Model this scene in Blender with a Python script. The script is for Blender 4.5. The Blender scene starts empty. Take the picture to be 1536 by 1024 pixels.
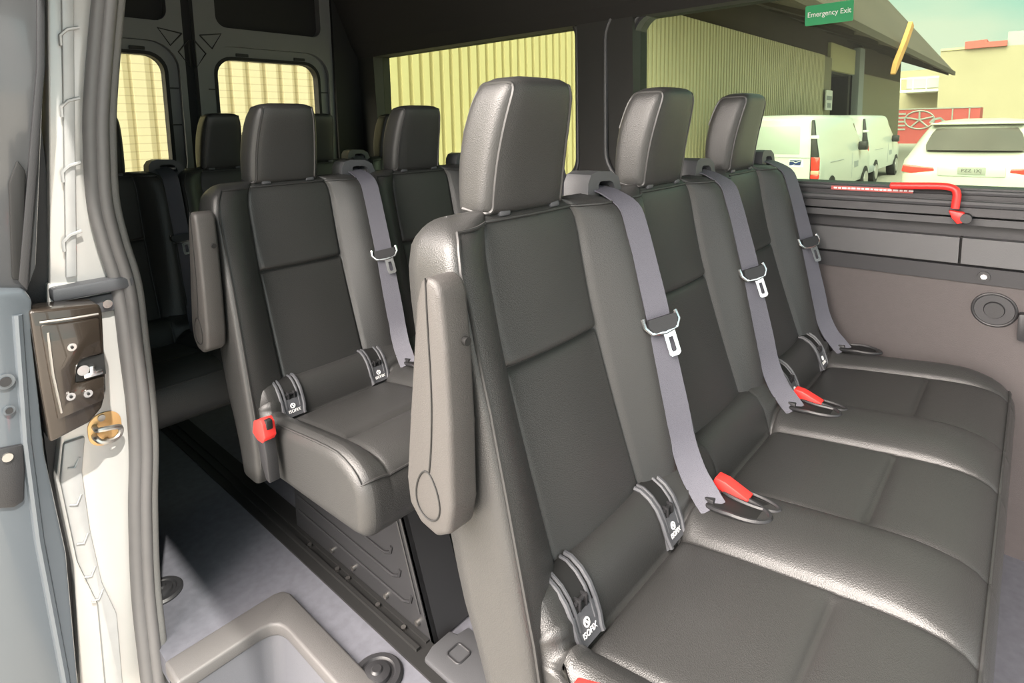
import bpy, bmesh, math, random
from mathutils import Vector, Matrix
random.seed(7)
SC = bpy.context.scene
COL = SC.collection
PI = math.pi

# ------------------------------------------------------------------ camera
F = 879.983; CX = 754.82; CY = 298.58; CZ = 1.16
MW = Matrix(((0.67132515, 0.10541955, -0.73362747),
             (-0.74081837, 0.06526138, -0.66852755),
             (-0.02259833, 0.99228407, 0.12190834)))
cam = bpy.data.cameras.new('camera')
cam.sensor_width = 36.0; cam.sensor_fit = 'HORIZONTAL'
cam.lens = F / 1536 * 36
cam.shift_x = (768 - CX) / 1536
cam.shift_y = (CY - 512) / 1536
cam.clip_start = 0.02; cam.clip_end = 500
camo = bpy.data.objects.new('camera', cam); COL.objects.link(camo)
m4 = MW.to_4x4(); m4.translation = Vector((0, 0, CZ))
camo.matrix_world = m4
SC.camera = camo

# ------------------------------------------------------------------ materials
def nt(name):
    m = bpy.data.materials.new(name); m.use_nodes = True
    n = m.node_tree; n.nodes.clear()
    out = n.nodes.new('ShaderNodeOutputMaterial')
    return m, n, out

def mat(name, col, rough=.5, metal=0., var=0., vscale=20., bump=0., bscale=200., spec=.5, coat=0., bkind='noise', stretch=None):
    m, n, out = nt(name)
    b = n.nodes.new('ShaderNodeBsdfPrincipled')
    b.inputs['Roughness'].default_value = rough
    b.inputs['Metallic'].default_value = metal
    b.inputs['Specular IOR Level'].default_value = spec
    b.inputs['Coat Weight'].default_value = coat
    tc = n.nodes.new('ShaderNodeTexCoord')
    src = tc.outputs['Object']
    if stretch:
        mp = n.nodes.new('ShaderNodeMapping'); mp.inputs['Scale'].default_value = stretch
        n.links.new(src, mp.inputs['Vector']); src = mp.outputs['Vector']
    c4 = (col[0], col[1], col[2], 1)
    if var > 0:
        nz = n.nodes.new('ShaderNodeTexNoise'); nz.inputs['Scale'].default_value = vscale
        nz.inputs['Detail'].default_value = 5
        n.links.new(src, nz.inputs['Vector'])
        mx = n.nodes.new('ShaderNodeMix'); mx.data_type = 'RGBA'
        mx.inputs[6].default_value = tuple(max(0, c * (1 - var)) for c in col) + (1,)
        mx.inputs[7].default_value = tuple(min(1, c * (1 + var)) for c in col) + (1,)
        n.links.new(nz.outputs['Fac'], mx.inputs[0])
        n.links.new(mx.outputs[2], b.inputs['Base Color'])
    else:
        b.inputs['Base Color'].default_value = c4
    if bump > 0:
        if bkind == 'voronoi':
            t = n.nodes.new('ShaderNodeTexVoronoi'); t.inputs['Scale'].default_value = bscale; o = t.outputs['Distance']
        else:
            t = n.nodes.new('ShaderNodeTexNoise'); t.inputs['Scale'].default_value = bscale; t.inputs['Detail'].default_value = 3; o = t.outputs['Fac']
        n.links.new(src, t.inputs['Vector'])
        bp = n.nodes.new('ShaderNodeBump'); bp.inputs['Strength'].default_value = bump; bp.inputs['Distance'].default_value = .002
        n.links.new(o, bp.inputs['Height']); n.links.new(bp.outputs['Normal'], b.inputs['Normal'])
    n.links.new(b.outputs['BSDF'], out.inputs['Surface'])
    return m

def glass_mat(name, tint, gloss=.06, rough=.3):
    m, n, out = nt(name)
    share = .2
    t = n.nodes.new('ShaderNodeBsdfTransparent'); t.inputs['Color'].default_value = tuple(c / (1 - share) for c in tint) + (1,)
    g = n.nodes.new('ShaderNodeBsdfGlossy'); g.inputs['Roughness'].default_value = rough
    k = gloss / share
    g.inputs['Color'].default_value = (k, k, k, 1)
    mx = n.nodes.new('ShaderNodeMixShader'); mx.inputs[0].default_value = share
    n.links.new(t.outputs[0], mx.inputs[1]); n.links.new(g.outputs[0], mx.inputs[2])
    n.links.new(mx.outputs[0], out.inputs['Surface'])
    return m

def heated_glass(name, tint):
    # tinted pane with thin horizontal heating wires
    m, n, out = nt(name)
    tc = n.nodes.new('ShaderNodeTexCoord'); sp = n.nodes.new('ShaderNodeSeparateXYZ')
    n.links.new(tc.outputs['Object'], sp.inputs[0])
    mu = n.nodes.new('ShaderNodeMath'); mu.operation = 'MULTIPLY'; mu.inputs[1].default_value = 1 / .034
    fr = n.nodes.new('ShaderNodeMath'); fr.operation = 'FRACT'
    lt = n.nodes.new('ShaderNodeMath'); lt.operation = 'LESS_THAN'; lt.inputs[1].default_value = .12
    n.links.new(sp.outputs[2], mu.inputs[0]); n.links.new(mu.outputs[0], fr.inputs[0]); n.links.new(fr.outputs[0], lt.inputs[0])
    t = n.nodes.new('ShaderNodeBsdfTransparent')
    mx0 = n.nodes.new('ShaderNodeMix'); mx0.data_type = 'RGBA'
    share = .2
    mx0.inputs[6].default_value = tuple(c / (1 - share) for c in tint) + (1,)
    mx0.inputs[7].default_value = tuple(c * .9 / (1 - share) for c in tint) + (1,)
    n.links.new(lt.outputs[0], mx0.inputs[0]); n.links.new(mx0.outputs[2], t.inputs['Color'])
    g = n.nodes.new('ShaderNodeBsdfGlossy'); g.inputs['Roughness'].default_value = .03
    g.inputs['Color'].default_value = (.02, .02, .02, 1)
    mx = n.nodes.new('ShaderNodeMixShader'); mx.inputs[0].default_value = share
    n.links.new(t.outputs[0], mx.inputs[1]); n.links.new(g.outputs[0], mx.inputs[2])
    n.links.new(mx.outputs[0], out.inputs['Surface'])
    return m

M = {}
M['leather'] = mat('black_leather', (.033, .033, .0325), .385, var=.12, vscale=9, bump=.22, bscale=620, bkind='voronoi', spec=.55)
M['piping'] = mat('leather_piping', (.03, .03, .03), .45)
M['plastic'] = mat('black_plastic', (.022, .022, .024), .45, bump=.2, bscale=500)
M['plastic_grey'] = mat('grey_plastic', (.075, .077, .085), .5, bump=.2, bscale=600)
M['arm_plastic'] = mat('armrest_plastic', (.052, .049, .047), .5, bump=.35, bscale=700)
M['dark'] = mat('near_black', (.006, .006, .006), .7)
M['web'] = mat('belt_webbing', (.085, .085, .105), .62, bump=.4, bscale=900, var=.1, vscale=300)
M['chrome'] = mat('chrome', (.75, .75, .75), .22, metal=1)
M['steel'] = mat('dark_steel', (.028, .028, .030), .4, metal=.2, var=.1, vscale=8)
M['bright_steel'] = mat('bright_steel', (.55, .53, .5), .35, metal=1)
M['red'] = mat('red_plastic', (.75, .035, .03), .4)
M['floor'] = mat('vinyl_floor', (.105, .107, .125), .62, var=.3, vscale=45, bump=.15, bscale=600)
M['step'] = mat('step_plastic', (.085, .082, .081), .5, bump=.3, bscale=700)
M['step_in'] = mat('step_inner', (.085, .087, .098), .5, bump=.2, bscale=700)
M['wall_vinyl'] = mat('wall_vinyl', (.066, .057, .057), .6, var=.08, vscale=60, bump=.3, bscale=600)
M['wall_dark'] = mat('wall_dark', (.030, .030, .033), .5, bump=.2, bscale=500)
M['trim_grey'] = mat('trim_grey', (.055, .056, .060), .45, bump=.15, bscale=500)
M['headliner'] = mat('headliner', (.02, .019, .018), .9, var=.1, vscale=200)
M['pillar_dark'] = mat('pillar_dark', (.024, .024, .022), .7, bump=.2, bscale=700)
M['door_grey'] = mat('rear_door_paint', (.15, .155, .155), .45, var=.05, vscale=5)
M['silver'] = mat('silver_paint', (.56, .55, .535), .28, metal=.25, coat=.4, var=.05, vscale=6)
M['silver2'] = mat('silver_seam', (.50, .50, .50), .4, metal=.2, var=.1, vscale=30)
M['blue_grey'] = mat('blue_grey_paint', (.10, .115, .13), .3, metal=.2, coat=.5, var=.06, vscale=4)
M['rubber'] = mat('grey_rubber', (.125, .12, .12), .5, var=.06, vscale=50)
M['rubber_fuzz'] = mat('grey_fuzzy_rubber', (.16, .157, .152), .8, var=.15, vscale=300, bump=.5, bscale=700)
M['latch'] = mat('latch_paint', (.035, .027, .021), .22, metal=.3, coat=.6)
M['gold'] = mat('brass_plate', (.72, .45, .2), .35, metal=.5, var=.1, vscale=30)
M['glass_side'] = glass_mat('tinted_side_glass', (.62, .655, .51), .003)
M['glass_exit'] = glass_mat('tinted_exit_glass', (.57, .63, .53), .004)
M['glass_rear'] = heated_glass('heated_rear_glass', (.70, .71, .65))
M['glass_dark'] = mat('dark_glass', (.02, .022, .024), .08, spec=.6)
M['door_glass'] = mat('grey_glazed_edge', (.07, .072, .075), .15, coat=.3, var=.25, vscale=3)
M['green'] = mat('exit_green', (.01, .32, .11), .5)
M['white'] = mat('white_paint', (.8, .8, .8), .5)
M['white_print'] = mat('white_print', (.85, .85, .85), .6)
M['corrugated'] = mat('cream_corrugated', (.58, .52, .34), .6, var=.07, vscale=3, stretch=(1, 1, .15))
M['cream_panel'] = mat('cream_panel', (.50, .46, .27), .7, var=.05, vscale=2)
M['olive'] = mat('olive_wall', (.24, .22, .14), .7, var=.08, vscale=1.5)
M['roof'] = mat('weathered_roof', (.085, .065, .05), .9, var=.35, vscale=1.2, stretch=(.3, 1, 1))
M['soffit'] = mat('soffit_boards', (.06, .045, .03), .9, var=.25, vscale=2)
M['reflection'] = mat('reflection_orange', (.55, .28, .09), .8, var=.4, vscale=3)  # orange of a window-glass reflection, painted as a surface colour
M['asphalt'] = mat('asphalt', (.30, .28, .25), .9, var=.15, vscale=8)
M['concrete'] = mat('far_concrete', (.33, .285, .20), .9, var=.08, vscale=.6)
M['red_wall'] = mat('red_coping', (.45, .10, .09), .8, var=.1, vscale=1)
M['red_cont'] = mat('red_container', (.36, .06, .06), .7, var=.1, vscale=1)
M['grey_block'] = mat('grey_block', (.33, .35, .36), .8)
M['van_white'] = mat('van_white', (.54, .57, .54), .35, coat=.3)
M['van_panel'] = mat('van_panel', (.42, .48, .44), .4, coat=.3)
M['suv_white'] = mat('suv_white', (.46, .46, .42), .35, coat=.3)
M['suv_glass'] = mat('suv_glass', (.09, .08, .075), .1, coat=.5, var=.3, vscale=2)
M['tyre'] = mat('tyre', (.02, .02, .02), .8)
M['alloy'] = mat('alloy', (.5, .5, .5), .35, metal=.8)
M['lamp_red'] = mat('lamp_red', (.70, .04, .03), .25, coat=.5)
M['lamp_pale'] = mat('lamp_pale', (.75, .35, .25), .25, coat=.5)
M['navy'] = mat('navy', (.01, .03, .13), .5)
M['plate'] = mat('plate', (.27, .28, .26), .5)
M['plate_ink'] = mat('plate_ink', (.04, .045, .04), .5)

# ------------------------------------------------------------------ mesh builder
OFF = Vector((0, 0, 0))
class B:
    def __init__(s): s.v = []; s.f = []; s.mi = []; s.cur = 0
    def add(s, vs, fs):
        o = len(s.v); s.v += [tuple(p) for p in vs]
        for f in fs: s.f.append(tuple(i + o for i in f)); s.mi.append(s.cur)
        return s
    def mat(s, i): s.cur = i; return s
    def loft(s, loops, cap=True, closed=True):
        n = len(loops[0]); vs = [p for l in loops for p in l]; fs = []
        for a in range(len(loops) - 1):
            for i in range(n if closed else n - 1):
                j = (i + 1) % n
                fs.append((a * n + i, a * n + j, (a + 1) * n + j, (a + 1) * n + i))
        if cap and closed:
            fs.append(tuple(range(n - 1, -1, -1))); fs.append(tuple((len(loops) - 1) * n + i for i in range(n)))
        return s.add(vs, fs)
    def tube(s, path, r, n=8, flat=None):
        P = [Vector(p) for p in path]; loops = []
        up = Vector((0, 0, 1)); pn = None
        for i, p in enumerate(P):
            t = (P[min(i + 1, len(P) - 1)] - P[max(i - 1, 0)]).normalized()
            if pn is None:
                a = t.cross(up)
                if a.length < .1: a = t.cross(Vector((0, 1, 0)))
                pn = a.normalized()
            a = (pn - t * pn.dot(t)).normalized(); pn = a
            b = t.cross(a)
            rr = r[i] if isinstance(r, (list, tuple)) else r
            loops.append([p + a * rr * math.cos(2 * PI * k / n) + b * rr * math.sin(2 * PI * k / n) for k in range(n)])
        return s.loft(loops)
    def box(s, x0, x1, y0, y1, z0, z1, bev=0., seg=2):
        bm = bmesh.new(); bmesh.ops.create_cube(bm, size=1)
        for v in bm.verts:
            v.co = Vector(((x0 + x1) / 2 + v.co.x * (x1 - x0), (y0 + y1) / 2 + v.co.y * (y1 - y0), (z0 + z1) / 2 + v.co.z * (z1 - z0)))
        return s._bm(bm, bev, seg)
    def _bm(s, bm, bev, seg):
        if bev > 0:
            bmesh.ops.bevel(bm, geom=bm.edges[:], offset=bev, segments=seg, affect='EDGES', profile=.5, clamp_overlap=True)
        bmesh.ops.recalc_face_normals(bm, faces=bm.faces)
        bm.verts.ensure_lookup_table()
        for i, v in enumerate(bm.verts): v.index = i
        s.add([v.co.copy() for v in bm.verts], [[v.index for v in f.verts] for f in bm.faces]); bm.free(); return s
    def prism(s, poly, axis, a, b, bev=0., seg=2):
        # poly: 2D points in the two remaining axes (x,y,z order), extruded a..b along axis
        def P(q, h):
            if axis == 'x': return (h, q[0], q[1])
            if axis == 'y': return (q[0], h, q[1])
            return (q[0], q[1], h)
        bm = bmesh.new()
        va = [bm.verts.new(P(q, a)) for q in poly]; vb = [bm.verts.new(P(q, b)) for q in poly]
        n = len(poly)
        bm.faces.new(va); bm.faces.new(vb[::-1])
        for i in range(n): bm.faces.new((va[i], va[(i + 1) % n], vb[(i + 1) % n], vb[i]))
        bmesh.ops.recalc_face_normals(bm, faces=bm.faces)
        return s._bm(bm, bev, seg)
    def cyl(s, c, axis, r, h, n=24, r2=None):
        r2 = r if r2 is None else r2
        ax = Vector(axis).normalized(); c = Vector(c)
        a = ax.cross(Vector((0, 0, 1)) if abs(ax.z) < .9 else Vector((1, 0, 0))).normalized(); b = ax.cross(a)
        L = []
        for rr, hh in ((r, -h / 2), (r2, h / 2)):
            L.append([c + ax * hh + (a * math.cos(2 * PI * k / n) + b * math.sin(2 * PI * k / n)) * rr for k in range(n)])
        return s.loft(L)
    def frame(s, outer, inner, axis, a, b):
        # ring between two closed outlines with equal point counts, extruded along axis
        def P(q, h):
            if axis == 'x': return (h, q[0], q[1])
            if axis == 'y': return (q[0], h, q[1])
            return (q[0], q[1], h)
        n = len(outer)
        vs = [P(q, a) for q in outer] + [P(q, a) for q in inner] + [P(q, b) for q in inner] + [P(q, b) for q in outer]
        fs = []
        for r in range(4):
            for i in range(n):
                j = (i + 1) % n; r2 = (r + 1) % 4
                fs.append((r * n + i, r * n + j, r2 * n + j, r2 * n + i))
        return s.add(vs, fs)
    def build(s, name, mats, parent=None, smooth=True, angle=40):
        me = bpy.data.meshes.new(name)
        me.from_pydata([(p[0] - OFF.x, p[1] - OFF.y, p[2] - OFF.z) for p in s.v], [], s.f)
        if not isinstance(mats, (list, tuple)): mats = [mats]
        for m in mats: me.materials.append(m)
        me.polygons.foreach_set('material_index', s.mi)
        bm = bmesh.new(); bm.from_mesh(me); bmesh.ops.recalc_face_normals(bm, faces=bm.faces); bm.to_mesh(me); bm.free()
        if smooth:
            me.polygons.foreach_set('use_smooth', [True] * len(me.polygons))
            if angle: me.set_sharp_from_angle(angle=math.radians(angle))
        me.update()
        o = bpy.data.objects.new(name, me); COL.objects.link(o)
        if parent is not None: o.parent = parent
        return o

def tag(o, label=None, cat=None, group=None, kind=None):
    if label: o['label'] = label
    if cat: o['category'] = cat
    if group: o['group'] = group
    if kind: o['kind'] = kind
    return o
def empty(name, loc, label=None, cat=None, group=None, kind=None):
    o = bpy.data.objects.new(name, None); COL.objects.link(o); o.location = loc; o.empty_display_size = .05
    return tag(o, label, cat, group, kind)
def copy_tree(o, parent=None):
    c = o.copy(); COL.objects.link(c)
    if parent is not None: c.parent = parent
    for ch in list(o.children): copy_tree(ch, c)
    return c
def text_obj(name, s, size, mat_, parent, mw, depth=.0006, align='CENTER'):
    cu = bpy.data.curves.new(name, 'FONT'); cu.body = s; cu.size = size; cu.extrude = depth
    cu.align_x = align; cu.align_y = 'CENTER'
    t = bpy.data.objects.new(name, cu); COL.objects.link(t)
    dg = bpy.context.evaluated_depsgraph_get()
    me = bpy.data.meshes.new_from_object(t.evaluated_get(dg))
    COL.objects.unlink(t); bpy.data.objects.remove(t)
    me.materials.clear(); me.materials.append(mat_)
    me.transform(mw); me.transform(Matrix.Translation(-OFF))
    o = bpy.data.objects.new(name, me); COL.objects.link(o)
    if parent is not None: o.parent = parent
    return o
def frame_mat(origin, xdir, ydir):
    x = Vector(xdir).normalized(); y = Vector(ydir); y = (y - x * y.dot(x)).normalized(); z = x.cross(y)
    m = Matrix((x, y, z)).transposed().to_4x4(); m.translation = Vector(origin); return m
def lerp_tab(tab, t):
    if t <= tab[0][0]: return tab[0][1]
    for (a, va), (b, vb) in zip(tab, tab[1:]):
        if t <= b: return va + (vb - va) * (t - a) / (b - a)
    return tab[-1][1]
def smooth_tab(tab, t):
    # Catmull-Rom through the table
    n = len(tab)
    if t <= tab[0][0]: return tab[0][1]
    if t >= tab[-1][0]: return tab[-1][1]
    for i in range(n - 1):
        if t <= tab[i + 1][0]:
            x0, y0 = tab[i]; x1, y1 = tab[i + 1]
            m0 = (y1 - tab[i - 1][1]) / (x1 - tab[i - 1][0]) if i > 0 else (y1 - y0) / (x1 - x0)
            m1 = (tab[i + 2][1] - y0) / (tab[i + 2][0] - x0) if i + 2 < n else (y1 - y0) / (x1 - x0)
            h = x1 - x0; s = (t - x0) / h
            return (2 * s**3 - 3 * s * s + 1) * y0 + (s**3 - 2 * s * s + s) * h * m0 + (-2 * s**3 + 3 * s * s) * y1 + (s**3 - s * s) * h * m1
def rrect(x0, x1, y0, y1, r, n=6):
    if not isinstance(r, (list, tuple)): r = [r] * 4
    P = []
    for (cx, cy, a0, rr) in ((x1 - r[0], y1 - r[0], 0, r[0]), (x0 + r[1], y1 - r[1], 90, r[1]), (x0 + r[2], y0 + r[2], 180, r[2]), (x1 - r[3], y0 + r[3], 270, r[3])):
        for k in range(n + 1):
            a = math.radians(a0 + 90 * k / n); P.append((cx + rr * math.cos(a), cy + rr * math.sin(a)))
    return P
def smoothstep(a, b, x):
    t = max(0., min(1., (x - a) / (b - a))); return t * t * (3 - 2 * t)
def spline(pts, n=8):
    P = [Vector(p) for p in pts]; out = []
    for i in range(len(P) - 1):
        p0 = P[max(i - 1, 0)]; p1 = P[i]; p2 = P[i + 1]; p3 = P[min(i + 2, len(P) - 1)]
        for k in range(n):
            t = k / n
            out.append(.5 * ((2 * p1) + (p2 - p0) * t + (2 * p0 - 5 * p1 + 4 * p2 - p3) * t * t + (3 * p1 - p0 - 3 * p2 + p3) * t**3))
    out.append(P[-1]); return out

# ------------------------------------------------------------------ bench seat
X0 = .715; PITCH = .452
FRONT = [(.20, .418), (.30, .414), (.38, .416), (.45, .426), (.52, .446), (.56, .461), (.70, .508), (.816, .543), (.92, .567), (.994, .581), (1.035, .588), (1.06, .592)]
BACK = [(.20, .47), (.30, .485), (.436, .513), (.515, .545), (.60, .568), (.75, .603), (.92, .634), (1.0, .637), (1.06, .637)]
def front_y(z): return smooth_tab(FRONT, z)
def bolster(u, z):
    # how far the side bolster stands in front of the panel at |u|
    a = abs(u); amp = lerp_tab([(.25, .0), (.45, .012), (.58, .030), (.70, .044), (.80, .052), (.93, .050), (1.0, .040), (1.05, .03)], z)
    if a < .118: p = .006 * (1 - (a / .118) ** 2) - .004
    else:
        t = (a - .118) / (.226 - .118)
        p = amp * math.sin(PI / 2 * min(1, t / .72)) ** 1.15
        if t > .72: p -= amp * .10 * ((t - .72) / .28) ** 2
    p -= .0055 * math.exp(-((a - .119) / .0035) ** 2)
    if a < .118:
        d = z - .812
        p += (.006 * math.exp(-max(0, d) / .03) if d > 0 else -.004 * math.exp(d / .05)) * smoothstep(.118, .105, a)
        p -= .007 * math.exp(-(d / .006) ** 2) * smoothstep(.1185, .112, a)
    return p
BACK_LOOPS = {}
def make_backrest(sx=1.0):
    W = .2235
    us = [0, .03, .06, .09, .104, .110, .114, .117, .119, .121, .124, .129, .137, .147, .16, .175, .19, .203, .212, .2175, .2215]
    us = [-u for u in us[:0:-1]] + us
    zs = [.345, .38, .42, .47, .52, .56, .60, .64, .68, .72, .75, .775, .79, .800, .805, .809, .812, .815, .819, .825, .835, .85, .87, .90, .93, .955, .975]
    r = .034; zt = 1.036
    levels = [(z, 0.) for z in zs] + [(zt - r + r * math.sin(math.radians(a)), r * (1 - math.cos(math.radians(a)))) for a in (0, 18, 36, 52, 66, 78, 88)]
    loops = []
    R = .06
    for z, ins in levels:
        w = W
        if z > zt - R: w = W - (R - math.sqrt(max(0, R * R - (z - (zt - R)) ** 2)))
        if ins > .03: w = min(w, W - R * .85)
        k = w / W; iy = ins * .58; yb = smooth_tab(BACK, z) - iy
        L = []
        for u in us:
            y = front_y(z) - bolster(u, z) * (1 if ins == 0 else max(0, 1 - ins / r)) + iy
            e = W - abs(u)
            if e < .012: y += (.012 - math.sqrt(max(0, .012 ** 2 - (.012 - e) ** 2))) * (1 - ins / r * .8)
            L.append((X0 + u * k * sx, y, z))
        ys = L[-1][1]; th = max(.004, yb - ys); q1 = min(.018, .3 * th); q2 = min(.008, .12 * th)
        for t in (.15, .5, .85): L.append((X0 + w * sx, ys + (yb - q1 - ys) * t, z))
        L.append((X0 + (w - .003) * sx, yb - q2, z)); L.append((X0 + (w - .012) * sx, yb, z))
        L += [(X0 + w * .5 * sx, yb + .006, z), (X0, yb + .008, z), (X0 - w * .5 * sx, yb + .006, z)]
        L.append((X0 - (w - .012) * sx, yb, z)); L.append((X0 - (w - .003) * sx, yb - q2, z))
        for t in (.85, .5, .15): L.append((X0 - w * sx, ys + (yb - q1 - ys) * t, z))
        loops.append(L)
    BACK_LOOPS[sx] = (us, levels, loops)
    last = loops[-1]; ym = sum(p[1] for p in last) / len(last)
    ridge = [(p[0], p[1] + (ym - p[1]) * .97, p[2] + .0015) for p in last]
    b = B().loft(loops + [ridge], cap=False)
    n_ = len(last); nu = len(us)
    # close the crown with quads between the front row and the mirrored rear row
    o_ = (len(loops)) * n_
    rear = list(range(n_ - 1, nu - 1, -1))
    for i in range(nu - 1):
        a = int(round(i * (len(rear) - 1) / (nu - 1))); c = int(round((i + 1) * (len(rear) - 1) / (nu - 1)))
        f = [o_ + i, o_ + i + 1, o_ + rear[c]] + ([o_ + rear[a]] if a != c else [])
        b.f.append(tuple(f)); b.mi.append(0)
    b.f.append(tuple(range(n_))); b.mi.append(0)
    return b
def piping_path(sx=1.0):
    us, levels, loops = BACK_LOOPS[sx]
    il = 2; ir = len(us) - 3
    P = lambda p: (p[0], p[1] - .0012, p[2] + .0006)
    kt = len(levels) - 5
    left = [P(loops[k][il]) for k in range(1, kt)]
    top = [P(loops[kt][i]) for i in range(il, ir + 1)]
    right = [P(loops[k][ir]) for k in range(kt - 1, 0, -1)]
    return left + top + right

CUSH = [(.52, .36), (.518, .44), (.505, .50), (.488, .535), (.468, .552), (.448, .555), (.43, .545), (.415, .522), (.406, .496), (.4025, .479), (.3995, .466), (.396, .470), (.390, .477), (.38, .481), (.35, .486),
        (.31, .492), (.27, .497), (.23, .502), (.195, .506), (.178, .5085), (.172, .5090), (.167, .5092), (.162, .5094), (.156, .510), (.14, .512), (.10, .515), (.07, .515), (.045, .512), (.025, .504), (.010, .490), (.001, .470), (-.003, .445),
        (-.003, .415), (.003, .393), (.018, .378), (.05, .372), (.2, .366), (.38, .36)]
HC = .137
def cush_h(x, n, pitch, sx):
    # bolster height above the panels at x, and panel weight
    best = 9
    for s in range(n):
        best = min(best, abs(x - (X0 + s * pitch)) / sx)
    t = (best - HC) / (.226 - HC)
    if t <= 0: return -.006 * math.exp(-((HC - best) / .004) ** 2), 1.0 - math.exp(-((HC - best) / .012) ** 2)
    return .026 * math.sin(PI / 2 * min(1, t * 1.5)) ** .8 - .006 * math.exp(-((best - HC) / .004) ** 2), 0.
CUSH_LOOPS = []
def make_cushion(n, pitch, sx):
    xl = X0 - .226 * sx + .022; xr = X0 + (n - 1) * pitch + .226 * sx - .012
    xs = set()
    for s in range(n):
        c = X0 + s * pitch
        for d in (-.18, -.165, -.155, -.148, -.143, -.1395, -.137, -.134, -.130, -.123, -.11, -.08, -.04, 0, .04, .08, .11, .123, .130, .134, .137, .1395, .143, .148, .155, .165, .18, .205, -.205):
            xs.add(round(c + d * sx, 5))
        if s < n - 1: xs.add(round(c + pitch / 2, 5))
    rr = .034
    for a in (0, 15, 30, 45, 60, 75, 87):
        e = rr * (1 - math.sin(math.radians(a)))
    ends = [rr * (1 - math.cos(math.radians(a))) for a in (4, 15, 28, 42, 56, 72, 90)]
    for e in ends: xs.add(round(xl + e, 5)); xs.add(round(xr - e, 5))
    xs = sorted(x for x in xs if xl <= x <= xr)
    loops = []
    for x in xs:
        h, pw = cush_h(x, n, pitch, sx)
        L = []
        for (y, z) in CUSH:
            top = smoothstep(.36, .47, z) if y < .45 else smoothstep(.40, .52, z)
            fade = 1.0
            if y < .12: fade = .25 + .75 * smoothstep(-.01, .12, y)
            if y > .41: fade = .35
            zz = z + h * top * fade
            # rear crease disappears in the bolsters
            if .385 < y < .412 and pw == 0: zz += .012 * min(1, h / .02)
            if pw > 0:
                zz -= .0095 * pw * math.exp(-((y - .167) / .007) ** 2) * (1 if y < .3 else 0)
                zz += .004 * pw * math.exp(-((y - .10) / .05) ** 2) + .004 * pw * math.exp(-((y - .28) / .07) ** 2)
            L.append([y, zz])
        e = min(x - xl, xr - x)
        if e < rr:
            ins = rr - math.sqrt(max(0, rr * rr - (rr - e) ** 2))
            N = len(L); Q = []
            for i in range(N):
                a = L[i - 1]; b = L[(i + 1) % N]; tx, tz = b[0] - a[0], b[1] - a[1]; l = math.hypot(tx, tz) or 1
                Q.append([L[i][0] - tz / l * ins, L[i][1] + tx / l * ins])
            # outline runs rear->top->front->bottom: inward normal is (tz,-tx)*-1
            cyy = .25; czz = .43
            if (Q[17][1] - L[17][1]) > 0: Q = [[2 * p[0] - q[0], 2 * p[1] - q[1]] for p, q in zip(L, Q)]
            L = Q
        loops.append([(x, p[0], p[1]) for p in L])
    CUSH_LOOPS.append((xs, loops))
    return B().loft(loops)
def cushion_piping():
    xs, loops = CUSH_LOOPS[-1]
    a, b_ = 3, len(xs) - 4
    out = lambda p: (p[0], p[1] - .001, p[2] + .001)
    left = [out(loops[a][i]) for i in range(14, 29)]
    front = [out(loops[k][29]) for k in range(a, b_ + 1)]
    right = [out(loops[b_][i]) for i in range(28, 13, -1)]
    P = []
    for p in left + front + right:
        if not P or (Vector(p) - Vector(P[-1])).length > .004: P.append(p)
    return B().tube(P, .0026, 6)
def make_headrest(sx=1.0):
    zb, zt = 1.028, 1.234; E_ = 4.6; cx = X0 - .006
    T = [(0, .84, .66), (.012, .93, .82), (.03, .98, .92), (.06, 1, .97), (.2, 1.0, 1.0), (.4, .985, 1.0), (.6, .95, .97), (.75, .905, .91), (.85, .86, .85), (.92, .80, .77), (.965, .72, .66), (.99, .60, .50), (1.0, .42, .30)]
    FA = [(t, a) for t, a, b in T]; FB = [(t, b) for t, a, b in T]
    def sp(t, ang, off=0.):
        z = zb + (zt - zb) * t; cy = .625 - .038 * t + .010 * math.sin(t * PI)
        c, s_ = math.cos(ang), math.sin(ang)
        a = .098 * lerp_tab(FA, t) + off; b = (.038 + .014 * t) * lerp_tab(FB, t) + off
        return (cx + a * sx * math.copysign(abs(c) ** (2 / E_), c), cy + b * math.copysign(abs(s_) ** (2 / E_), s_), z)
    n = 56; ts = []
    for (a, _, _), (b, _, _) in zip(T, T[1:]): ts += [a, (a + b) / 2] if b - a > .05 else [a]
    ts.append(1.0)
    body = B().loft([[sp(t, 2 * PI * (k + .5) / n) for k in range(n)] for t in ts])
    pips = []
    for sg in (-1, 1):
        A = lambda d: math.radians(270 + sg * d)
        path = [sp(.05, A(100)), sp(.025, A(70)), sp(.03, A(50)), sp(.06, A(42))]
        path += [sp(t, A(42)) for t in (.12, .2, .3, .4, .5, .6, .7, .78, .85)]
        path += [sp(.90, A(44)), sp(.935, A(52)), sp(.95, A(70)), sp(.95, A(95)), sp(.94, A(120)), sp(.90, A(135)), sp(.8, A(138)), sp(.6, A(138))]
        pips.append(B().tube(spline(path, 4), .0030, 6))
    return body, pips
def belt_ribbon(path, w, th=.0014, ang=None):
    # path: (x,y,z) centre points; ribbon is wide along x
    P = [Vector(p) for p in path]; loops = []
    for i, p in enumerate(P):
        t = (P[min(i + 1, len(P) - 1)] - P[max(i - 1, 0)]).normalized()
        q = math.radians(lerp_tab([(z_, d_) for z_, d_ in ang[::-1]], p.z)) if ang else 0
        a = Vector((math.cos(q), -math.sin(q), 0)); a = (a - t * a.dot(t)).normalized(); nn = a.cross(t)
        ww = w[i] if isinstance(w, list) else w
        loops.append([p + a * ww / 2 + nn * th, p - a * ww / 2 + nn * th, p - a * ww / 2 - nn * th, p + a * ww / 2 - nn * th])
    return B().loft(loops)

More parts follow.
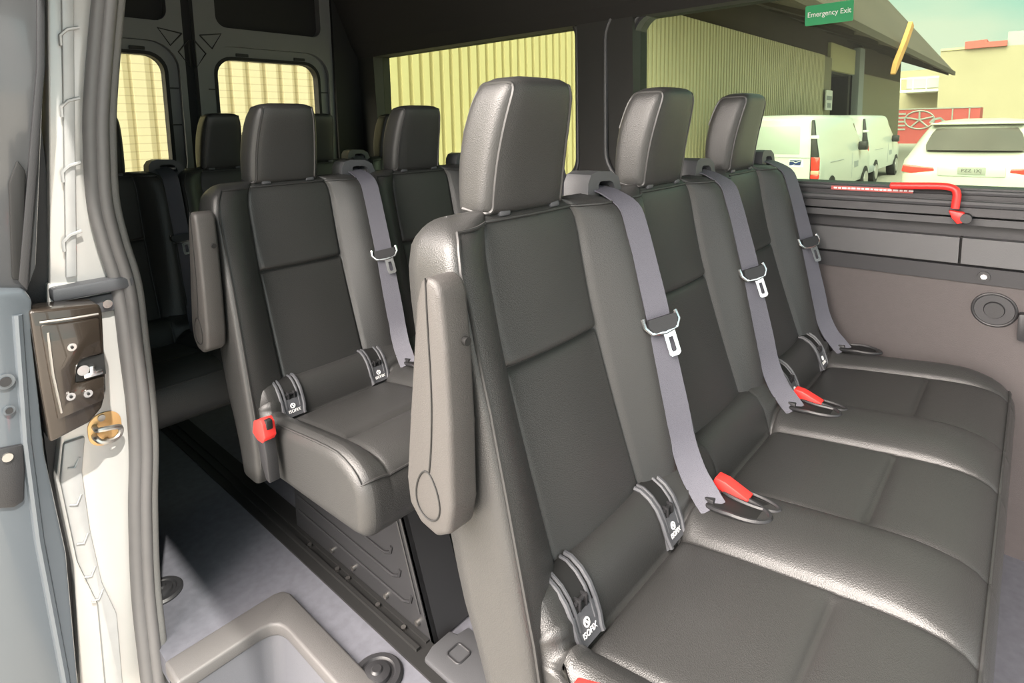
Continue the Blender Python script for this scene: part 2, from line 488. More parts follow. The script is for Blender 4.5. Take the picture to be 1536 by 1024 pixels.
def make_bench(name, n, pitch, sx, label, iso=(0, 2), group=None):
    global OFF
    org = Vector((X0 + (n - 1) * pitch / 2, .30, 0))
    root = empty(name, org, label, 'bench seat', group)
    OFF = org
    cu = make_cushion(n, pitch, sx).build('seat_cushion', M['leather'], root, angle=None)
    cushion_piping().build('piping', M['piping'], cu)
    back0 = hr0 = None
    g = X0 + .226 * sx + .0 * sx       # first gap between seats
    gw = pitch / 2 - .226 * sx
    bx = X0 + pitch / 2                # belt line
    protos = {}
    def put(key, builder, ofs, kids=()):
        if key not in protos:
            protos[key] = builder(); o = protos[key]
        else: o = copy_tree(protos[key], root)
        o.location = (ofs, 0, 0); return o
    def f_back():
        o = make_backrest(sx).build('backrest', M['leather'], root, angle=None)
        B().tube(piping_path(sx), .0026, 6).build('piping', M['piping'], o); return o
    def f_head():
        bd, pp = make_headrest(sx)
        o = bd.build('headrest', M['leather'], root, angle=None)
        for q_ in pp: q_.build('piping', M['piping'], o)
        for sg in (-1, 1):
            B().cyl((X0 + sg * .062 * sx, .618, 1.03), (0, 0, 1), .006, .05, 14).build('post', M['chrome'], o)
            q = B().box(X0 + sg * .062 * sx - .024 * sx, X0 + sg * .062 * sx + .024 * sx, .598, .634, 1.024, 1.0385, .005, 2)
            q.box(X0 + sg * .062 * sx - .012, X0 + sg * .062 * sx + .012, .590, .602, 1.026, 1.036, .003, 2)
            q.build('post_guide', M['plastic_grey'], o)
        return o
    def f_guide():
        b = B(); b.mat(0)
        c = bx
        outer = [(c - .062, .985), (c - .058, 1.055), (c - .048, 1.070), (c - .03, 1.075), (c + .02, 1.072), (c + .045, 1.060), (c + .058, 1.030), (c + .064, .985)]
        inner = [(c - .022, 1.028), (c - .024, 1.050), (c - .020, 1.055), (c - .01, 1.056), (c + .015, 1.055), (c + .026, 1.050), (c + .032, 1.040), (c + .034, 1.028)]
        b.frame(outer, inner, 'y', .596, .65)
        b.mat(1).box(c - .03, c + .045, .625, .645, 1.015, 1.062)
        b.mat(2).cyl((c + .006, .612, 1.040), (1, 0, 0), .006, .05, 12)
        return b.build('belt_guide', [M['plastic_grey'], M['dark'], M['bright_steel']], root)
    def f_belt():
        c = bx - .012
        def fy(z): return front_y(z) - bolster(.205, z) - .007
        top = [(c - .004, .628, 1.046), (c - .004, .604, 1.043), (c - .002, .575, 1.035), (c, fy(1.015) - .002, 1.012), (c, fy(.97) - .004, .97), (c, fy(.90) - .004, .90), (c, fy(.84) - .006, .84), (c, fy(.80) - .004, .80)]
        low = [(c, fy(.80) - .002, .80), (c, fy(.73) - .004, .73), (c, fy(.66) - .006, .66), (c, fy(.60) - .006, .60), (c - .006, .408, .555), (c - .012, .385, .530), (c - .018, .366, .512)]
        bb = belt_ribbon(spline(top, 4), .047, ang=[(1.05, 12), (1.0, 22), (.85, 30), (.5, 40)])
        r2 = belt_ribbon(spline(low, 4), .047, ang=[(1.05, 12), (1.0, 22), (.80, 30), (.62, 36), (.56, 48), (.52, 62)]); o_ = len(bb.v); bb.v += r2.v; bb.f += [tuple(i + o_ for i in f) for f in r2.f]; bb.mi += r2.mi
        o = bb.build('seat_belt', M['web'], root)
        p = Vector((c, fy(.81) - .006, .812)); dn = Vector((0, -.024, -.075)).normalized(); ax = Vector((math.cos(.52), -math.sin(.52), 0)); ax = (ax - dn * ax.dot(dn)).normalized(); nn = dn.cross(ax); nn = nn if nn.y < 0 else -nn
        t = B()
        t.mat(1); t.tube([p + ax * -.034 + nn * .003 + dn * -.012, p + ax * -.035 + nn * .006 + dn * .004, p + ax * -.026 + nn * .007 + dn * .016, p + nn * .008 + dn * .020, p + ax * .026 + nn * .007 + dn * .016, p + ax * .035 + nn * .006 + dn * .004, p + ax * .034 + nn * .003 + dn * -.012], .004, 8)
        fr = lambda u, v, h: p + ax * u + dn * v + nn * h
        t.mat(0)
        bar = [fr(-.028, -.008, .004), fr(.028, -.008, .004), fr(.030, .006, .004), fr(.020, .017, .004), fr(-.020, .017, .004), fr(-.030, .006, .004)]
        bar2 = [q + nn * .008 for q in bar]
        t.loft([bar, bar2])
        t.build('tongue_grip', [M['plastic'], M['chrome']], o)
        k = B()
        def fr2(poly_o, poly_i):
            vo = [fr(u, v, .005) for u, v in poly_o]; vi = [fr(u, v, .005) for u, v in poly_i]
            vs = vo + vi + [q + nn * .003 for q in vi] + [q + nn * .003 for q in vo]; N = len(vo); fs = []
            for r in range(4):
                for i in range(N):
                    j = (i + 1) % N; fs.append((r * N + i, r * N + j, ((r + 1) % 4) * N + j, ((r + 1) % 4) * N + i))
            k.add(vs, fs)
        fr2([(-.004, .016), (.020, .016), (.021, .060), (.016, .064), (.001, .064), (-.003, .060)], [(.004, .030), (.0125, .030), (.0135, .053), (.0115, .056), (.0055, .056), (.0035, .053)])
        k.build('tongue', M['chrome'], o)
        return o
    def f_anchor():
        c = bx; b = B()
        z = .528
        P = [(c - .046 + .031 * 1, 0)]
        path = [(c - .012 + .029 * math.cos(a) , .335 + .055 * math.sin(a), z - .006 - .01 * max(0, math.sin(a)) + .006 * min(0, math.sin(a)) * 0) for a in [2 * PI * k / 28 for k in range(29)]]
        b.tube(path, .004, 6)
        b.mat(1).box(c - .036, c + .014, .295, .378, z - .018, z - .0085, .003)
        b.mat(2).box(c - .030, c + .008, .366, .382, z - .016, z - .002, .002)
        return b.build('anchor_slot', [M['plastic'], M['dark'], M['steel']], root)
    def f_buckle():
        c = bx + .022; b = B(); z = .5275
        path = [(c + .017 * math.cos(a), .325 + .050 * math.sin(a), z - .006) for a in [2 * PI * k / 28 for k in range(29)]]
        b.tube(path, .0035, 6)
        b.mat(1).box(c - .013, c + .013, .285, .365, z - .02, z - .0085, .003)
        o = b.build('buckle', [M['plastic'], M['dark']], root)
        r = B()
        r.prism([(.385, z + .004), (.38, z + .016), (.362, z + .014), (.322, z - .002), (.326, z - .012), (.37, z - .008)], 'x', c - .0125, c + .0125, .0025, 2)
        r.build('release_button', M['red'], o)
        return o
    ISO = [(.462, .556), (.450, .556), (.434, .548), (.421, .535), (.411, .517), (.404, .498), (.399, .484), (.396, .478)]
    def f_iso(dx):
        def f():
            c = X0 + dx * sx; b = B()
            for sg in (-1, 1):
                b.tube([(c + sg * (.027 - .003 * (i > 5)), y - .002, z + .002) for i, (y, z) in enumerate(ISO)], .0040, 6)
                b.tube([(c + sg * .017, y - .001, z + .002) for i, (y, z) in enumerate(ISO[:6])], .003, 6)
            vs = []; fs = []
            for i, (y, z) in enumerate(ISO[4:]):
                vs += [(c - .03, y - .004, z + .004), (c + .03, y - .004, z + .004)]
            for i in range(len(ISO[4:]) - 1): fs.append((2 * i, 2 * i + 1, 2 * i + 3, 2 * i + 2))
            top = [(c - .026, y - .002, z + .003) for y, z in ISO[4:]]; top2 = [(c + .026, y - .002, z + .003) for y, z in ISO[4:]]
            lo = [(c - .026, y + .006, z - .006) for y, z in ISO[4:]]; lo2 = [(c + .026, y + .006, z - .006) for y, z in ISO[4:]]
            b.loft([[a, d, e2, f2] for a, d, e2, f2 in zip(top, top2, lo2, lo)])
            b.mat(1)
            t3 = [[(c - .015, y - .001, z + .001), (c + .015, y - .001, z + .001), (c + .015, y + .006, z - .006), (c - .015, y + .006, z - .006)] for y, z in ISO[:5]]
            b.loft(t3)
            b.mat(2).tube([(c - .013, .414, .530), (c + .013, .414, .530)], .003, 8)
            b.box(c - .009, c - .006, .408, .42, .52, .535).box(c + .006, c + .009, .408, .42, .52, .535)
            o = b.build('isofix_cover', [M['plastic_grey'], M['dark'], M['steel']], root)
            mw = frame_mat((c, .3985, .4925), (1, 0, 0), (0, .36, .93))
            t = text_obj('isofix_lettering', 'ISOFIX', .0105, M['white_print'], o, mw)
            q = B(); cc = Vector((c - .002, .4025, .5045)); rr = [cc + Vector((.0052 * math.cos(a), .36 * .0052 * math.sin(a), .93 * .0052 * math.sin(a))) for a in [2 * PI * k / 20 for k in range(21)]]
            q.tube(rr, .0012, 5); q.tube([cc + Vector((-.002, .001, .003)), cc + Vector((.0015, -.0006, -.001)), cc + Vector((.003, -.001, -.003))], .0016, 5)
            q.build('child_seat_symbol', M['white_print'], o)
            return o
        return f
    for s in range(n):
        put('back', f_back, s * pitch)
        put('head', f_head, s * pitch)
        put('guide', f_guide, s * pitch)
        put('belt', f_belt, s * pitch)
        put('anchor', f_anchor, s * pitch)
        if s < n - 1: put('buckle', f_buckle, s * pitch)
        if s in iso:
            put('isoL', f_iso(-.125), s * pitch); put('isoR', f_iso(.125), s * pitch)
    # outer buckle on the aisle side
    bk = B(); xl = X0 - .226 * sx
    bk.mat(0).prism([(.352, .505), (.335, .440), (.318, .405), (.300, .402), (.305, .46), (.316, .515)], 'x', xl - .018, xl + .008, .003)
    ob = bk.build('buckle', [M['plastic']], root)
    q_ = B().mat(0).prism([(.362, .500), (.352, .530), (.320, .544), (.308, .534), (.303, .506), (.316, .490), (.340, .490)], 'x', xl - .020, xl + .008, .0025)
    q_.mat(1).box(xl - .013, xl + .001, .303, .318, .521, .542, .002)
    q_.build('release_button', [M['red'], M['dark']], ob)
    # armrest, folded up along the backrest
    xa = X0 - .226 * sx - .050; xb = xa + .046
    a = B().prism([(.503, .966), (.509, .980), (.525, .986), (.540, .980), (.550, .95), (.572, .80), (.584, .71), (.580, .675), (.558, .655), (.527, .650), (.503, .664), (.495, .70), (.494, .80), (.497, .90)], 'x', xa, xb, .011, 3)
    oa = a.build('armrest', M['arm_plastic'], root)
    B().tube(spline([(xa - .0003, .528, .984), (xa - .0005, .527, .93), (xa - .0005, .525, .84), (xa - .0005, .529, .775), (xa - .0005, .535, .735)], 5), .0012, 6).build('seam', M['dark'], oa)
    q = [(xa - .0005, (.540 + .022 * math.cos(t) * (1 - .25 * math.sin(t))), .702 + .032 * math.sin(t)) for t in [2 * PI * k / 28 for k in range(29)]]
    B().tube(q, .0012, 6).build('hinge_cap', M['dark'], oa)
    B().cyl((xa + .032, .4955, .905), (0, 1, .03), .0055, .008, 16).build('screw_hole', M['dark'], oa)
    B().cyl((xb + .01, .555, .70), (1, 0, 0), .02, .06, 20).build('pivot', M['plastic'], oa)
    # pedestals
    def f_ped():
        xp = X0 - .012; b = B()
        b.prism([(.045, .0055), (.66, .0055), (.66, .30), (.52, .37), (.17, .37), (.150, .30)], 'x', xp, xp + .012)
        # folded front flange and stamped ribs
        b.prism([(.045, .0055), (.057, .0055), (.162, .30), (.182, .37), (.170, .37), (.150, .30)], 'x', xp, xp + .11)
        for dd in (.0, .018):
            b.tube([(xp - .001, .075 + dd, .055), (xp - .001, .162 + dd, .30), (xp - .001, .178 + dd, .35)], .003, 6)
        b.mat(0)
        for zz, y1 in ((.055, .10), (.10, .14), (.145, .17)):
            b.tube([(xp - .001, .64, zz + .01), (xp - .001, y1 + .05, zz), (xp - .001, y1 + .025, zz + .012), (xp - .001, y1 + .02, zz + .03)], .0045, 6)
        b.mat(2).cyl((xp - .001, .245, .285), (1, 0, 0), .055, .006, 24)
        b.mat(1)
        for yy in (.10, .22, .36, .46): b.cyl((xp - .004, yy, .03), (1, 0, 0), .006, .008, 10)
        return b.build('pedestal', [M['steel'], M['bright_steel'], M['dark']], root)
    put('ped', f_ped, 0. if n == 3 else pitch); put('ped', f_ped, (n - 1) * pitch)
    fr = B().box(X0 - .05, X0 + (n - 1) * pitch + .05, .20, .24, .345, .375).box(X0 - .05, X0 + (n - 1) * pitch + .05, .42, .46, .345, .375)
    fr.build('seat_frame', M['steel'], root)
    OFF = Vector((0, 0, 0))
    return root

bench = make_bench('bench_seat', 3, PITCH, 1.0, 'nearest black leather three-seat bench beside the emergency exit window', group='three-seat benches')
bench2 = copy_tree(bench)
bench2.location = bench.location + Vector((.058, .888, 0))
bench2['label'] = 'black leather bench in the middle row, behind the nearest bench'
bench3 = make_bench('bench_seat', 4, .398, .80, 'shadowed black four-seat bench along the rear doors', iso=())
bench3.location = bench3.location + Vector((.535 - X0, 1.672, 0))

# ------------------------------------------------------------------ setting: floor, walls, ceiling
def struct(o, label, cat): return tag(o, label, cat, kind='structure')
def at_origin(o):
    """move an object's origin to the middle of the base of its mesh"""
    me = o.data; xs = [v.co for v in me.vertices]
    c = Vector(((min(p.x for p in xs) + max(p.x for p in xs)) / 2, (min(p.y for p in xs) + max(p.y for p in xs)) / 2, min(p.z for p in xs)))
    me.transform(Matrix.Translation(-c)); o.location = o.location + c
    for ch in o.children: ch.location = ch.location - c
    return o
WX = 1.93; LX = .30
fl = B()
fl.prism([(.60, -1.6), (2.02, -1.6), (2.02, 2.9), (.26, 2.9), (.26, 1.56), (.345, 1.46), (.345, 1.346), (.60, 1.346)], 'z', -.05, 0)
struct(fl.build('floor', M['floor'], smooth=False), 'blue-grey vinyl van floor along the aisle', 'floor')
# moulded entry step
st = B()
st.mat(0)
lip = [(.338, 1.268), (.515, 1.268), (.538, 1.262), (.552, 1.248), (.558, 1.225), (.558, -1.2), (.618, -1.2), (.618, 1.315), (.610, 1.336), (.590, 1.346), (.338, 1.346)]
st.prism(lip, 'z', -.02, .014, .007, 3)
st.mat(1)
inn = [(.338, 1.272), (.515, 1.272), (.540, 1.266), (.556, 1.250), (.562, 1.225), (.562, -1.2)]
lo_ = [(.338, 1.245), (.505, 1.245), (.522, 1.240), (.532, 1.230), (.537, 1.21), (.537, -1.2)]
st.loft([[(p[0], p[1], -.012) for p in inn] + [(p[0] + .03, p[1] + .03, -.012) for p in inn[::-1]], [(p[0], p[1], -.24) for p in lo_] + [(p[0] + .055, p[1] + .055, -.24) for p in lo_[::-1]]])
st.box(.338, .59, -1.2, 1.30, -.26, -.235)
struct(st.build('trim_1', [M['step'], M['step_in']]), 'grey moulded plastic entry step at the door', 'step')
struct(B().box(.17, 2.0, -1.7, 2.95, 1.98, 2.03).build('ceiling', M['headliner'], smooth=False), 'dark van headliner', 'ceiling')

# right wall with two window openings: vertical below, leaning in above the belt
def wx(z): return WX if z < .95 else WX - (z - .95) * .03
wr = B()
y_w = [(-1.6, -.62), (-.62, 1.095), (1.335, 2.70)]
def slab(b, y0, y1, z0, z1, x0=None, x1=None, th=.08):
    b.add([(wx(z0) if x0 is None else x0, y0, z0), (wx(z0) if x0 is None else x0, y1, z0), (wx(z1) if x1 is None else x1, y1, z1), (wx(z1) if x1 is None else x1, y0, z1),
           (2.02, y0, z0), (2.02, y1, z0), (2.02, y1, z1), (2.02, y0, z1)],
          [(0, 1, 2, 3), (4, 7, 6, 5), (0, 4, 5, 1), (1, 5, 6, 2), (2, 6, 7, 3), (3, 7, 4, 0)])
wr.mat(0); slab(wr, -1.6, 2.9, 0, .728, 1.945, 1.935)            # vinyl lower panel
wr.mat(2); slab(wr, -1.6, 2.9, .728, .770, 1.925, 1.922)          # dark rail
wr.mat(3); slab(wr, -1.6, 2.9, .770, .775, 1.945, 1.945)
wr.mat(1); slab(wr, -1.6, .13, .775, .843, 1.930, 1.935); slab(wr, .136, 2.9, .775, .843, 1.930, 1.935)
wr.mat(3); slab(wr, .13, .136, .775, .843, 1.95, 1.95)
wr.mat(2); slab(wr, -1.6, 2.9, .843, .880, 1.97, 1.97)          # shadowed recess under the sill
wr.mat(1); slab(wr, -1.6, 2.9, .880, .897, 1.922, 1.930)
wr.mat(3); slab(wr, -1.6, 2.9, .897, .904, 1.95, 1.95)
wr.mat(2); slab(wr, -1.6, 2.9, .904, .945, 1.915, 1.93)
struct(wr.build('wall_right', [M['wall_vinyl'], M['trim_grey'], M['wall_dark'], M['dark']], smooth=False), 'grey vinyl lower side wall below the windows', 'wall')
wu = B()
def upright(y0, y1): slab(wu, y0, y1, .945, 1.52)
slab(wu, -1.6, -.62, .945, 1.53); slab(wu, 1.10, 1.34, .945, 1.55); slab(wu, 2.66, 2.9, .945, 1.55)
wu.mat(1)
wu.add([(wx(1.52), -1.6, 1.525), (wx(1.52), 2.9, 1.55), (1.87, 2.9, 1.62), (1.87, -1.6, 1.62), (1.72, -1.6, 1.98), (1.72, 2.9, 1.98), (2.02, -1.6, 1.525), (2.02, 2.9, 1.55), (2.02, -1.6, 1.98), (2.02, 2.9, 1.98)],
       [(0, 1, 2, 3), (3, 2, 5, 4), (0, 6, 7, 1), (6, 8, 9, 7), (4, 5, 9, 8), (0, 3, 4, 8, 6), (1, 7, 9, 5, 2)])
struct(wu.build('wall_right_upper', [M['pillar_dark'], M['headliner']], smooth=False), 'dark pillars and roof lining around the side windows', 'wall')

def side_window(idx, y0, y1, z0, z1, gmat, frame_d, r, label, x_in, corner):
    # glass outline y0..y1, z0..z1, with a moulded frame around it
    e = empty('window_%d' % idx, (1.97, (y0 + y1) / 2, z0), label, 'window', kind='structure')
    global OFF; OFF = e.location.copy()
    inner = rrect(y0, y1, z0, z1, r); outer = rrect(y0 - frame_d, y1 + frame_d, z0 - frame_d * .5, z1 + frame_d * .6, r * 1.3)
    b = B().mat(0)
    b.frame(outer, inner, 'x', 1.935, 2.015)
    b.build('window_frame', M['wall_dark'], e)
    mid = rrect(y0 - .012, y1 + .012, z0 - .012, z1 + .012, r)
    t = B().tube([(1.934, p[0], p[1]) for p in mid + mid[:1]], .007, 8)
    t.build('gasket', M['trim_grey'], e)
    g = B().prism(rrect(y0 - .005, y1 + .005, z0 - .005, z1 + .005, r), 'x', 1.972, 1.976)
    g.build('pane', gmat, e, smooth=False)
    OFF = Vector((0, 0, 0)); return e
w1 = side_window(1, 1.365, 2.70, .955, 1.575, M['glass_side'], .035, .075, 'fixed tinted side window behind the middle row of headrests', 1.93, 1)
w2 = side_window(2, -.60, 1.105, .975, 1.545, M['glass_exit'], .09, .075, 'wide tinted emergency exit window beside the nearest bench', 1.93, 1)
OFF = Vector((1.97, .2525, .975))
tt = B()
pth = rrect(-.70, 1.215, .935, 1.60, .13, 8)
tt.tube([(1.918, p[0], p[1]) for p in pth + pth[:1]], .009, 8)
tt.build('outer_seal', M['trim_grey'], w2)
OFF = Vector((0, 0, 0))

# left side: wall behind the door opening, header and sill
wl = B()
wl.prism([(-1.6, 0), (-.80, 0), (-.80, 1.98), (-1.6, 1.98)], 'x', .20, .255)
wl.prism([(1.475, 0), (2.9, 0), (2.9, 1.98), (1.475, 1.98)], 'x', .20, .255)
struct(wl.build('wall_left', M['wall_dark'], smooth=False), 'dark side wall behind the sliding door pillar', 'wall')
struct(B().box(.20, .30, -1.6, 1.475, 1.76, 1.98).build('trim_2', M['headliner'], smooth=False), 'dark header above the sliding door opening', 'trim')

# rear doors
def rear_door(idx, x0, x1, wx0, wx1, label, flip):
    yd = 2.85
    e = empty('door_%d' % idx, ((x0 + x1) / 2, yd, 0), label, 'rear door', kind='structure')
    global OFF; OFF = e.location.copy()
    b = B()
    zt = 1.98
    hole = rrect(wx0 - .055, wx1 + .055, .92, 1.562, .12, 6)
    outr = []
    for p in hole:
        # outer outline with same count: snap to the door rectangle
        cx, cz = (wx0 + wx1) / 2, 1.24
        outr.append((x0 if p[0] < cx - .001 else x1, .86 if p[1] < cz else 1.60))
    b.frame(outr, hole, 'y', yd - .03, yd + .04)
    b.box(x0, x1, yd - .03, yd + .04, .02, .86)
    h2 = rrect(wx0 - .0, wx1 + .02, 1.645, 1.90, .05, 6); o2 = []
    for p in h2:
        o2.append((x0 if p[0] < (wx0 + wx1) / 2 else x1, 1.60 if p[1] < 1.77 else zt))
    b.frame(o2, h2, 'y', yd - .03, yd + .04)
    b.build('door_panel', M['door_grey'], e, angle=30)
    # stamped triangles beside the corner
    tr = B()
    xi = wx0 - .055 if flip else wx1 + .055; sg = 1 if flip else -1
    for tri in ([(xi + sg * -.02, 1.60), (xi + sg * .075, 1.615), (xi + sg * .03, 1.545)], [(xi - sg * .045, 1.575), (xi - sg * .0, 1.52), (xi - sg * .045, 1.455)]):
        P = [(q[0], yd - .031, q[1]) for q in tri]
        tr.tube(P + P[:1], .0035, 6)
    tr.build('stamped_rib', M['pillar_dark'], e)
    B().box(x0 + .03, x1 - .03, yd + .015, yd + .03, 1.62, 1.93).build('recess', M['dark'], e)
    fr = B().frame(rrect(wx0 - .058, wx1 + .058, .915, 1.565, .12), rrect(wx0 - .012, wx1 + .012, .95, 1.515, .085), 'y', yd - .005, yd + .035)
    fr.build('window_frame', M['door_grey'], e)
    sl = B().frame(rrect(wx0 - .015, wx1 + .015, .945, 1.518, .085), rrect(wx0, wx1, .96, 1.503, .075), 'y', yd - .008, yd + .04)
    sl.build('gasket', M['dark'], e)
    cp = B()
    for xx in (wx0 + .12, wx1 - .10): cp.box(xx - .03, xx + .03, yd - .014, yd - .004, 1.52, 1.535, .003)
    for zz in (1.20, 1.36): cp.box(wx1 + .014, wx1 + .05, yd - .013, yd - .004, zz, zz + .006).box(wx0 - .05, wx0 - .014, yd - .013, yd - .004, zz, zz + .006)
    cp.build('trim_clip', M['pillar_dark'], e)
    B().prism(rrect(wx0 - .004, wx1 + .004, .956, 1.507, .075), 'y', yd + .018, yd + .022).build('pane', M['glass_rear'], e, smooth=False)
    OFF = Vector((0, 0, 0)); return e
rear_door(1, .36, 1.025, .47, .945, 'rear door with heated window nearest the sliding door pillar', False)
rear_door(2, 1.075, 1.765, 1.170, 1.685, 'rear door with heated window beside the side window', True)
wb = B().box(1.025, 1.075, 2.86, 2.9, 0, 1.98).box(.20, .36, 2.82, 2.9, 0, 1.98).box(1.765, 2.0, 2.80, 2.9, 0, 1.98)
struct(wb.build('wall_back', M['dark'], smooth=False), 'black rear door surround and centre gap', 'wall')

# ------------------------------------------------------------------ sliding-door pillar (jamb)
yj = 1.45
jm = B()
jm.mat(0)
lower = [(.200, -.10), (.218, .26), (.206, .46), (.222, .545), (.228, .80), (.232, .868), (.372, .85), (.372, .57), (.352, .30), (.335, -.10)]
jm.prism(lower, 'y', yj, yj + .10, .004, 2)
upper = [(.236, .865), (.285, 1.43), (.318, 1.80), (.40, 1.80), (.388, 1.43), (.352, 1.235), (.342, 1.03), (.368, .85)]
jm.prism(upper, 'y', yj + .006, yj + .09, .004, 2)
jamb = struct(jm.build('trim_3', [M['silver']], angle=30), 'sunlit silver-painted door pillar beside the grey seal', 'pillar')
ch = B()   # raised weld channel running down the jamb, upper
ch.prism([(.262, .875), (.306, 1.43), (.330, 1.75), (.350, 1.75), (.326, 1.43), (.280, .875)], 'y', yj - .004, yj + .01, .003)
for z in (.95, 1.09, 1.22, 1.36):
    x = .270 + (z - .875) * .08
    ch.tube([(x - .012, yj - .004, z - .02), (x - .012, yj - .006, z), (x + .0, yj - .007, z + .012), (x + .02, yj - .006, z + .018)], .0035, 6)
ch.build('upper_flange', M['silver2'], jamb)
cl = B()
cl.prism([(.225, .535), (.212, .46), (.224, .27), (.250, .155), (.246, -.08), (.278, -.08), (.282, .11), (.262, .20), (.252, .33), (.250, .46), (.262, .535)], 'y', yj - .010, yj + .01, .004, 2)
for z, x in ((.50, .236), (.42, .232), (.33, .236), (.25, .242), (.19, .25)):
    cl.tube([(x - .010, yj - .011, z - .018), (x + .002, yj - .013, z - .022), (x + .012, yj - .011, z - .004)], .0022, 6)
cl.build('lower_flange', M['silver2'], jamb)
ld = B().box(.232, .375, yj - .03, yj + .02, .835, .862, .006).box(.245, .375, yj - .012, yj + .02, .79, .828, .004)
ld.build('ledge', M['plastic_grey'], jamb)
B().cyl((.325, yj - .014, .808), (0, 1, 0), .009, .006, 16).build('bolt', M['chrome'], jamb)
# door seal
sp_ = spline([(.331, 1.415, -.12), (.333, 1.43, 0), (.338, 1.45, .14), (.349, 1.45, .327), (.362, 1.45, .46), (.366, 1.45, .574), (.364, 1.45, .70), (.361, 1.45, .835), (.344, 1.45, .94), (.335, 1.45, 1.027), (.339, 1.45, 1.13), (.349, 1.45, 1.235), (.382, 1.45, 1.44), (.44, 1.45, 1.76)], 6)
def shift(P, dx, dy): return [(p[0] + dx, p[1] + dy, p[2]) for p in P]
sl = B().mat(0).tube(shift(sp_, -.012, -.010), .0145, 12).tube(shift(sp_, .006, -.018), .0125, 12)
sl.mat(1).tube(shift(sp_, .021, -.006), .0135, 12)
sl.mat(0).tube(shift(sp_, .012, .012), .014, 8)
tag(at_origin(sl.build('door_seal', [M['rubber'], M['rubber_fuzz']])), 'grey rubber door seal curving down the silver pillar', 'door seal')
# striker on the pillar
stp = empty('door_striker', (.300, yj, .52), 'brass-toned striker plate with steel loop on the silver pillar', 'striker')
OFF = stp.location.copy() + Vector((.014, 0, 0))
B().prism(rrect(.282, .344, .500, .572, .028), 'y', yj - .004, yj, .0015).build('plate', M['gold'], stp)
lp = [(.294, yj - .004, .548), (.294, yj - .026, .548), (.304, yj - .032, .548), (.326, yj - .032, .544), (.336, yj - .026, .536), (.334, yj - .024, .522), (.320, yj - .028, .516), (.300, yj - .028, .520), (.292, yj - .022, .528), (.292, yj - .004, .528)]
B().tube(spline(lp, 4), .0055, 8).build('loop', M['bright_steel'], stp)
B().cyl((.308, yj - .006, .563), (0, 1, 0), .007, .006, 16).build('bolt', M['bright_steel'], stp)
B().cyl((.312, yj - .006, .508), (0, 1, 0), .007, .006, 16).build('bolt', M['bright_steel'], stp)
OFF = Vector((0, 0, 0))

# ------------------------------------------------------------------ sliding door, slid back
yd = 1.36
sd = empty('door_3', (.12, 2.0, 0), 'blue-grey sliding door slid back, seen on its front edge', 'sliding door', kind='structure')
OFF = sd.location.copy()
low = [(.02, -.20), (.185, -.20), (.190, .10), (.196, .35), (.182, .56), (.184, .66), (.185, .80), (.192, .862), (.182, .885), (.10, .905), (.05, .905), (.03, .40)]
b = B(); b.mat(0).prism(low, 'y', yd, 2.62, .006, 2)
b.tube([(.168, yd - .001, .84), (.158, yd - .001, .60), (.158, yd - .001, .40), (.170, yd - .001, .10), (.170, yd - .001, -.18)], .008, 8)
b.build('lower_panel', M['blue_grey'], sd, angle=30)
up = [(.06, .90), (.188, .875), (.205, .92), (.252, 1.289), (.295, 1.75), (.15, 1.75), (.10, 1.289)]
B().prism(up, 'y', yd + .012, 2.60, .005, 2).build('upper_frame', M['door_glass'], sd, angle=30)
sv = B()
sv.prism([(.176, .90), (.187, .88), (.252, 1.289), (.296, 1.75), (.284, 1.75), (.240, 1.289)], 'y', yd + .002, yd + .03, .002)
sv.build('glass_edge_seal', M['plastic'], sd)
hl = B()
hl.prism([(.150, 1.13), (.162, 1.13), (.205, 1.75), (.190, 1.75)], 'y', yd + .006, yd + .03, .002)
hl.build('chrome_strip', M['silver2'], sd)
dk = B().prism([(.168, .905), (.182, .90), (.206, 1.10), (.196, 1.12), (.18, 1.08)], 'y', yd + .004, yd + .03, .003)
dk.build('handle_recess', M['dark'], sd)
for z, r in ((.724, .014), (.669, .009)):
    q = B().cyl((.139, yd - .002, z), (0, 1, 0), r, .008, 24, r * .8); q.mat(1).cyl((.139, yd - .006, z), (0, 1, 0), r * .62, .006, 20)
    q.build('hole_plug', [M['blue_grey'], M['steel']], sd)
br = B().prism([(.112, .605), (.152, .598), (.150, .55), (.143, .49), (.128, .485), (.105, .495)], 'y', yd - .008, yd + .002, .003)
br.mat(1).cyl((.128, yd - .010, .585), (0, 1, 0), .008, .006, 16)
br.build('bracket', [M['plastic'], M['bright_steel']], sd)
# latch in the door edge
lt = B()
lt.mat(0).prism([(.184, .845), (.292, .832), (.296, .815), (.288, .655), (.278, .622), (.255, .600), (.190, .585), (.186, .70)], 'y', yd - .012, yd + .06, .006, 3)
lt.prism([(.196, .815), (.288, .806), (.286, .735), (.252, .733), (.244, .722), (.238, .690), (.248, .686), (.286, .688), (.282, .640), (.205, .628), (.200, .72)], 'y', yd - .020, yd - .008, .004, 2)
lt.mat(1).tube([(.196, yd - .018, .822), (.240, yd - .020, .818), (.287, yd - .018, .815)], .002, 6)
lt.tube([(.206, yd - .019, .80), (.206, yd - .021, .72), (.212, yd - .019, .64)], .0025, 6)
lt.mat(2).box(.240, .290, yd - .014, yd - .010, .690, .732)
lo = lt.build('latch', [M['latch'], M['bright_steel'], M['dark']], sd)
ck = B().cyl((.252, yd - .018, .712), (0, 1, 0), .010, .012, 16).box(.252, .284, yd - .022, yd - .012, .694, .704, .002).box(.262, .272, yd - .024, yd - .012, .700, .716, .002)
ck.build('catch', M['chrome'], lo)
for x, z in ((.2385, .763), (.228, .668), (.2555, .664)):
    q = B().cyl((x, yd - .022, z), (0, 1, 0), .0075, .005, 20, .006); q.mat(1).cyl((x, yd - .0255, z), (0, 1, 0), .0028, .004, 6)
    q.build('screw', [M['chrome'], M['dark']], lo)
OFF = Vector((0, 0, 0))

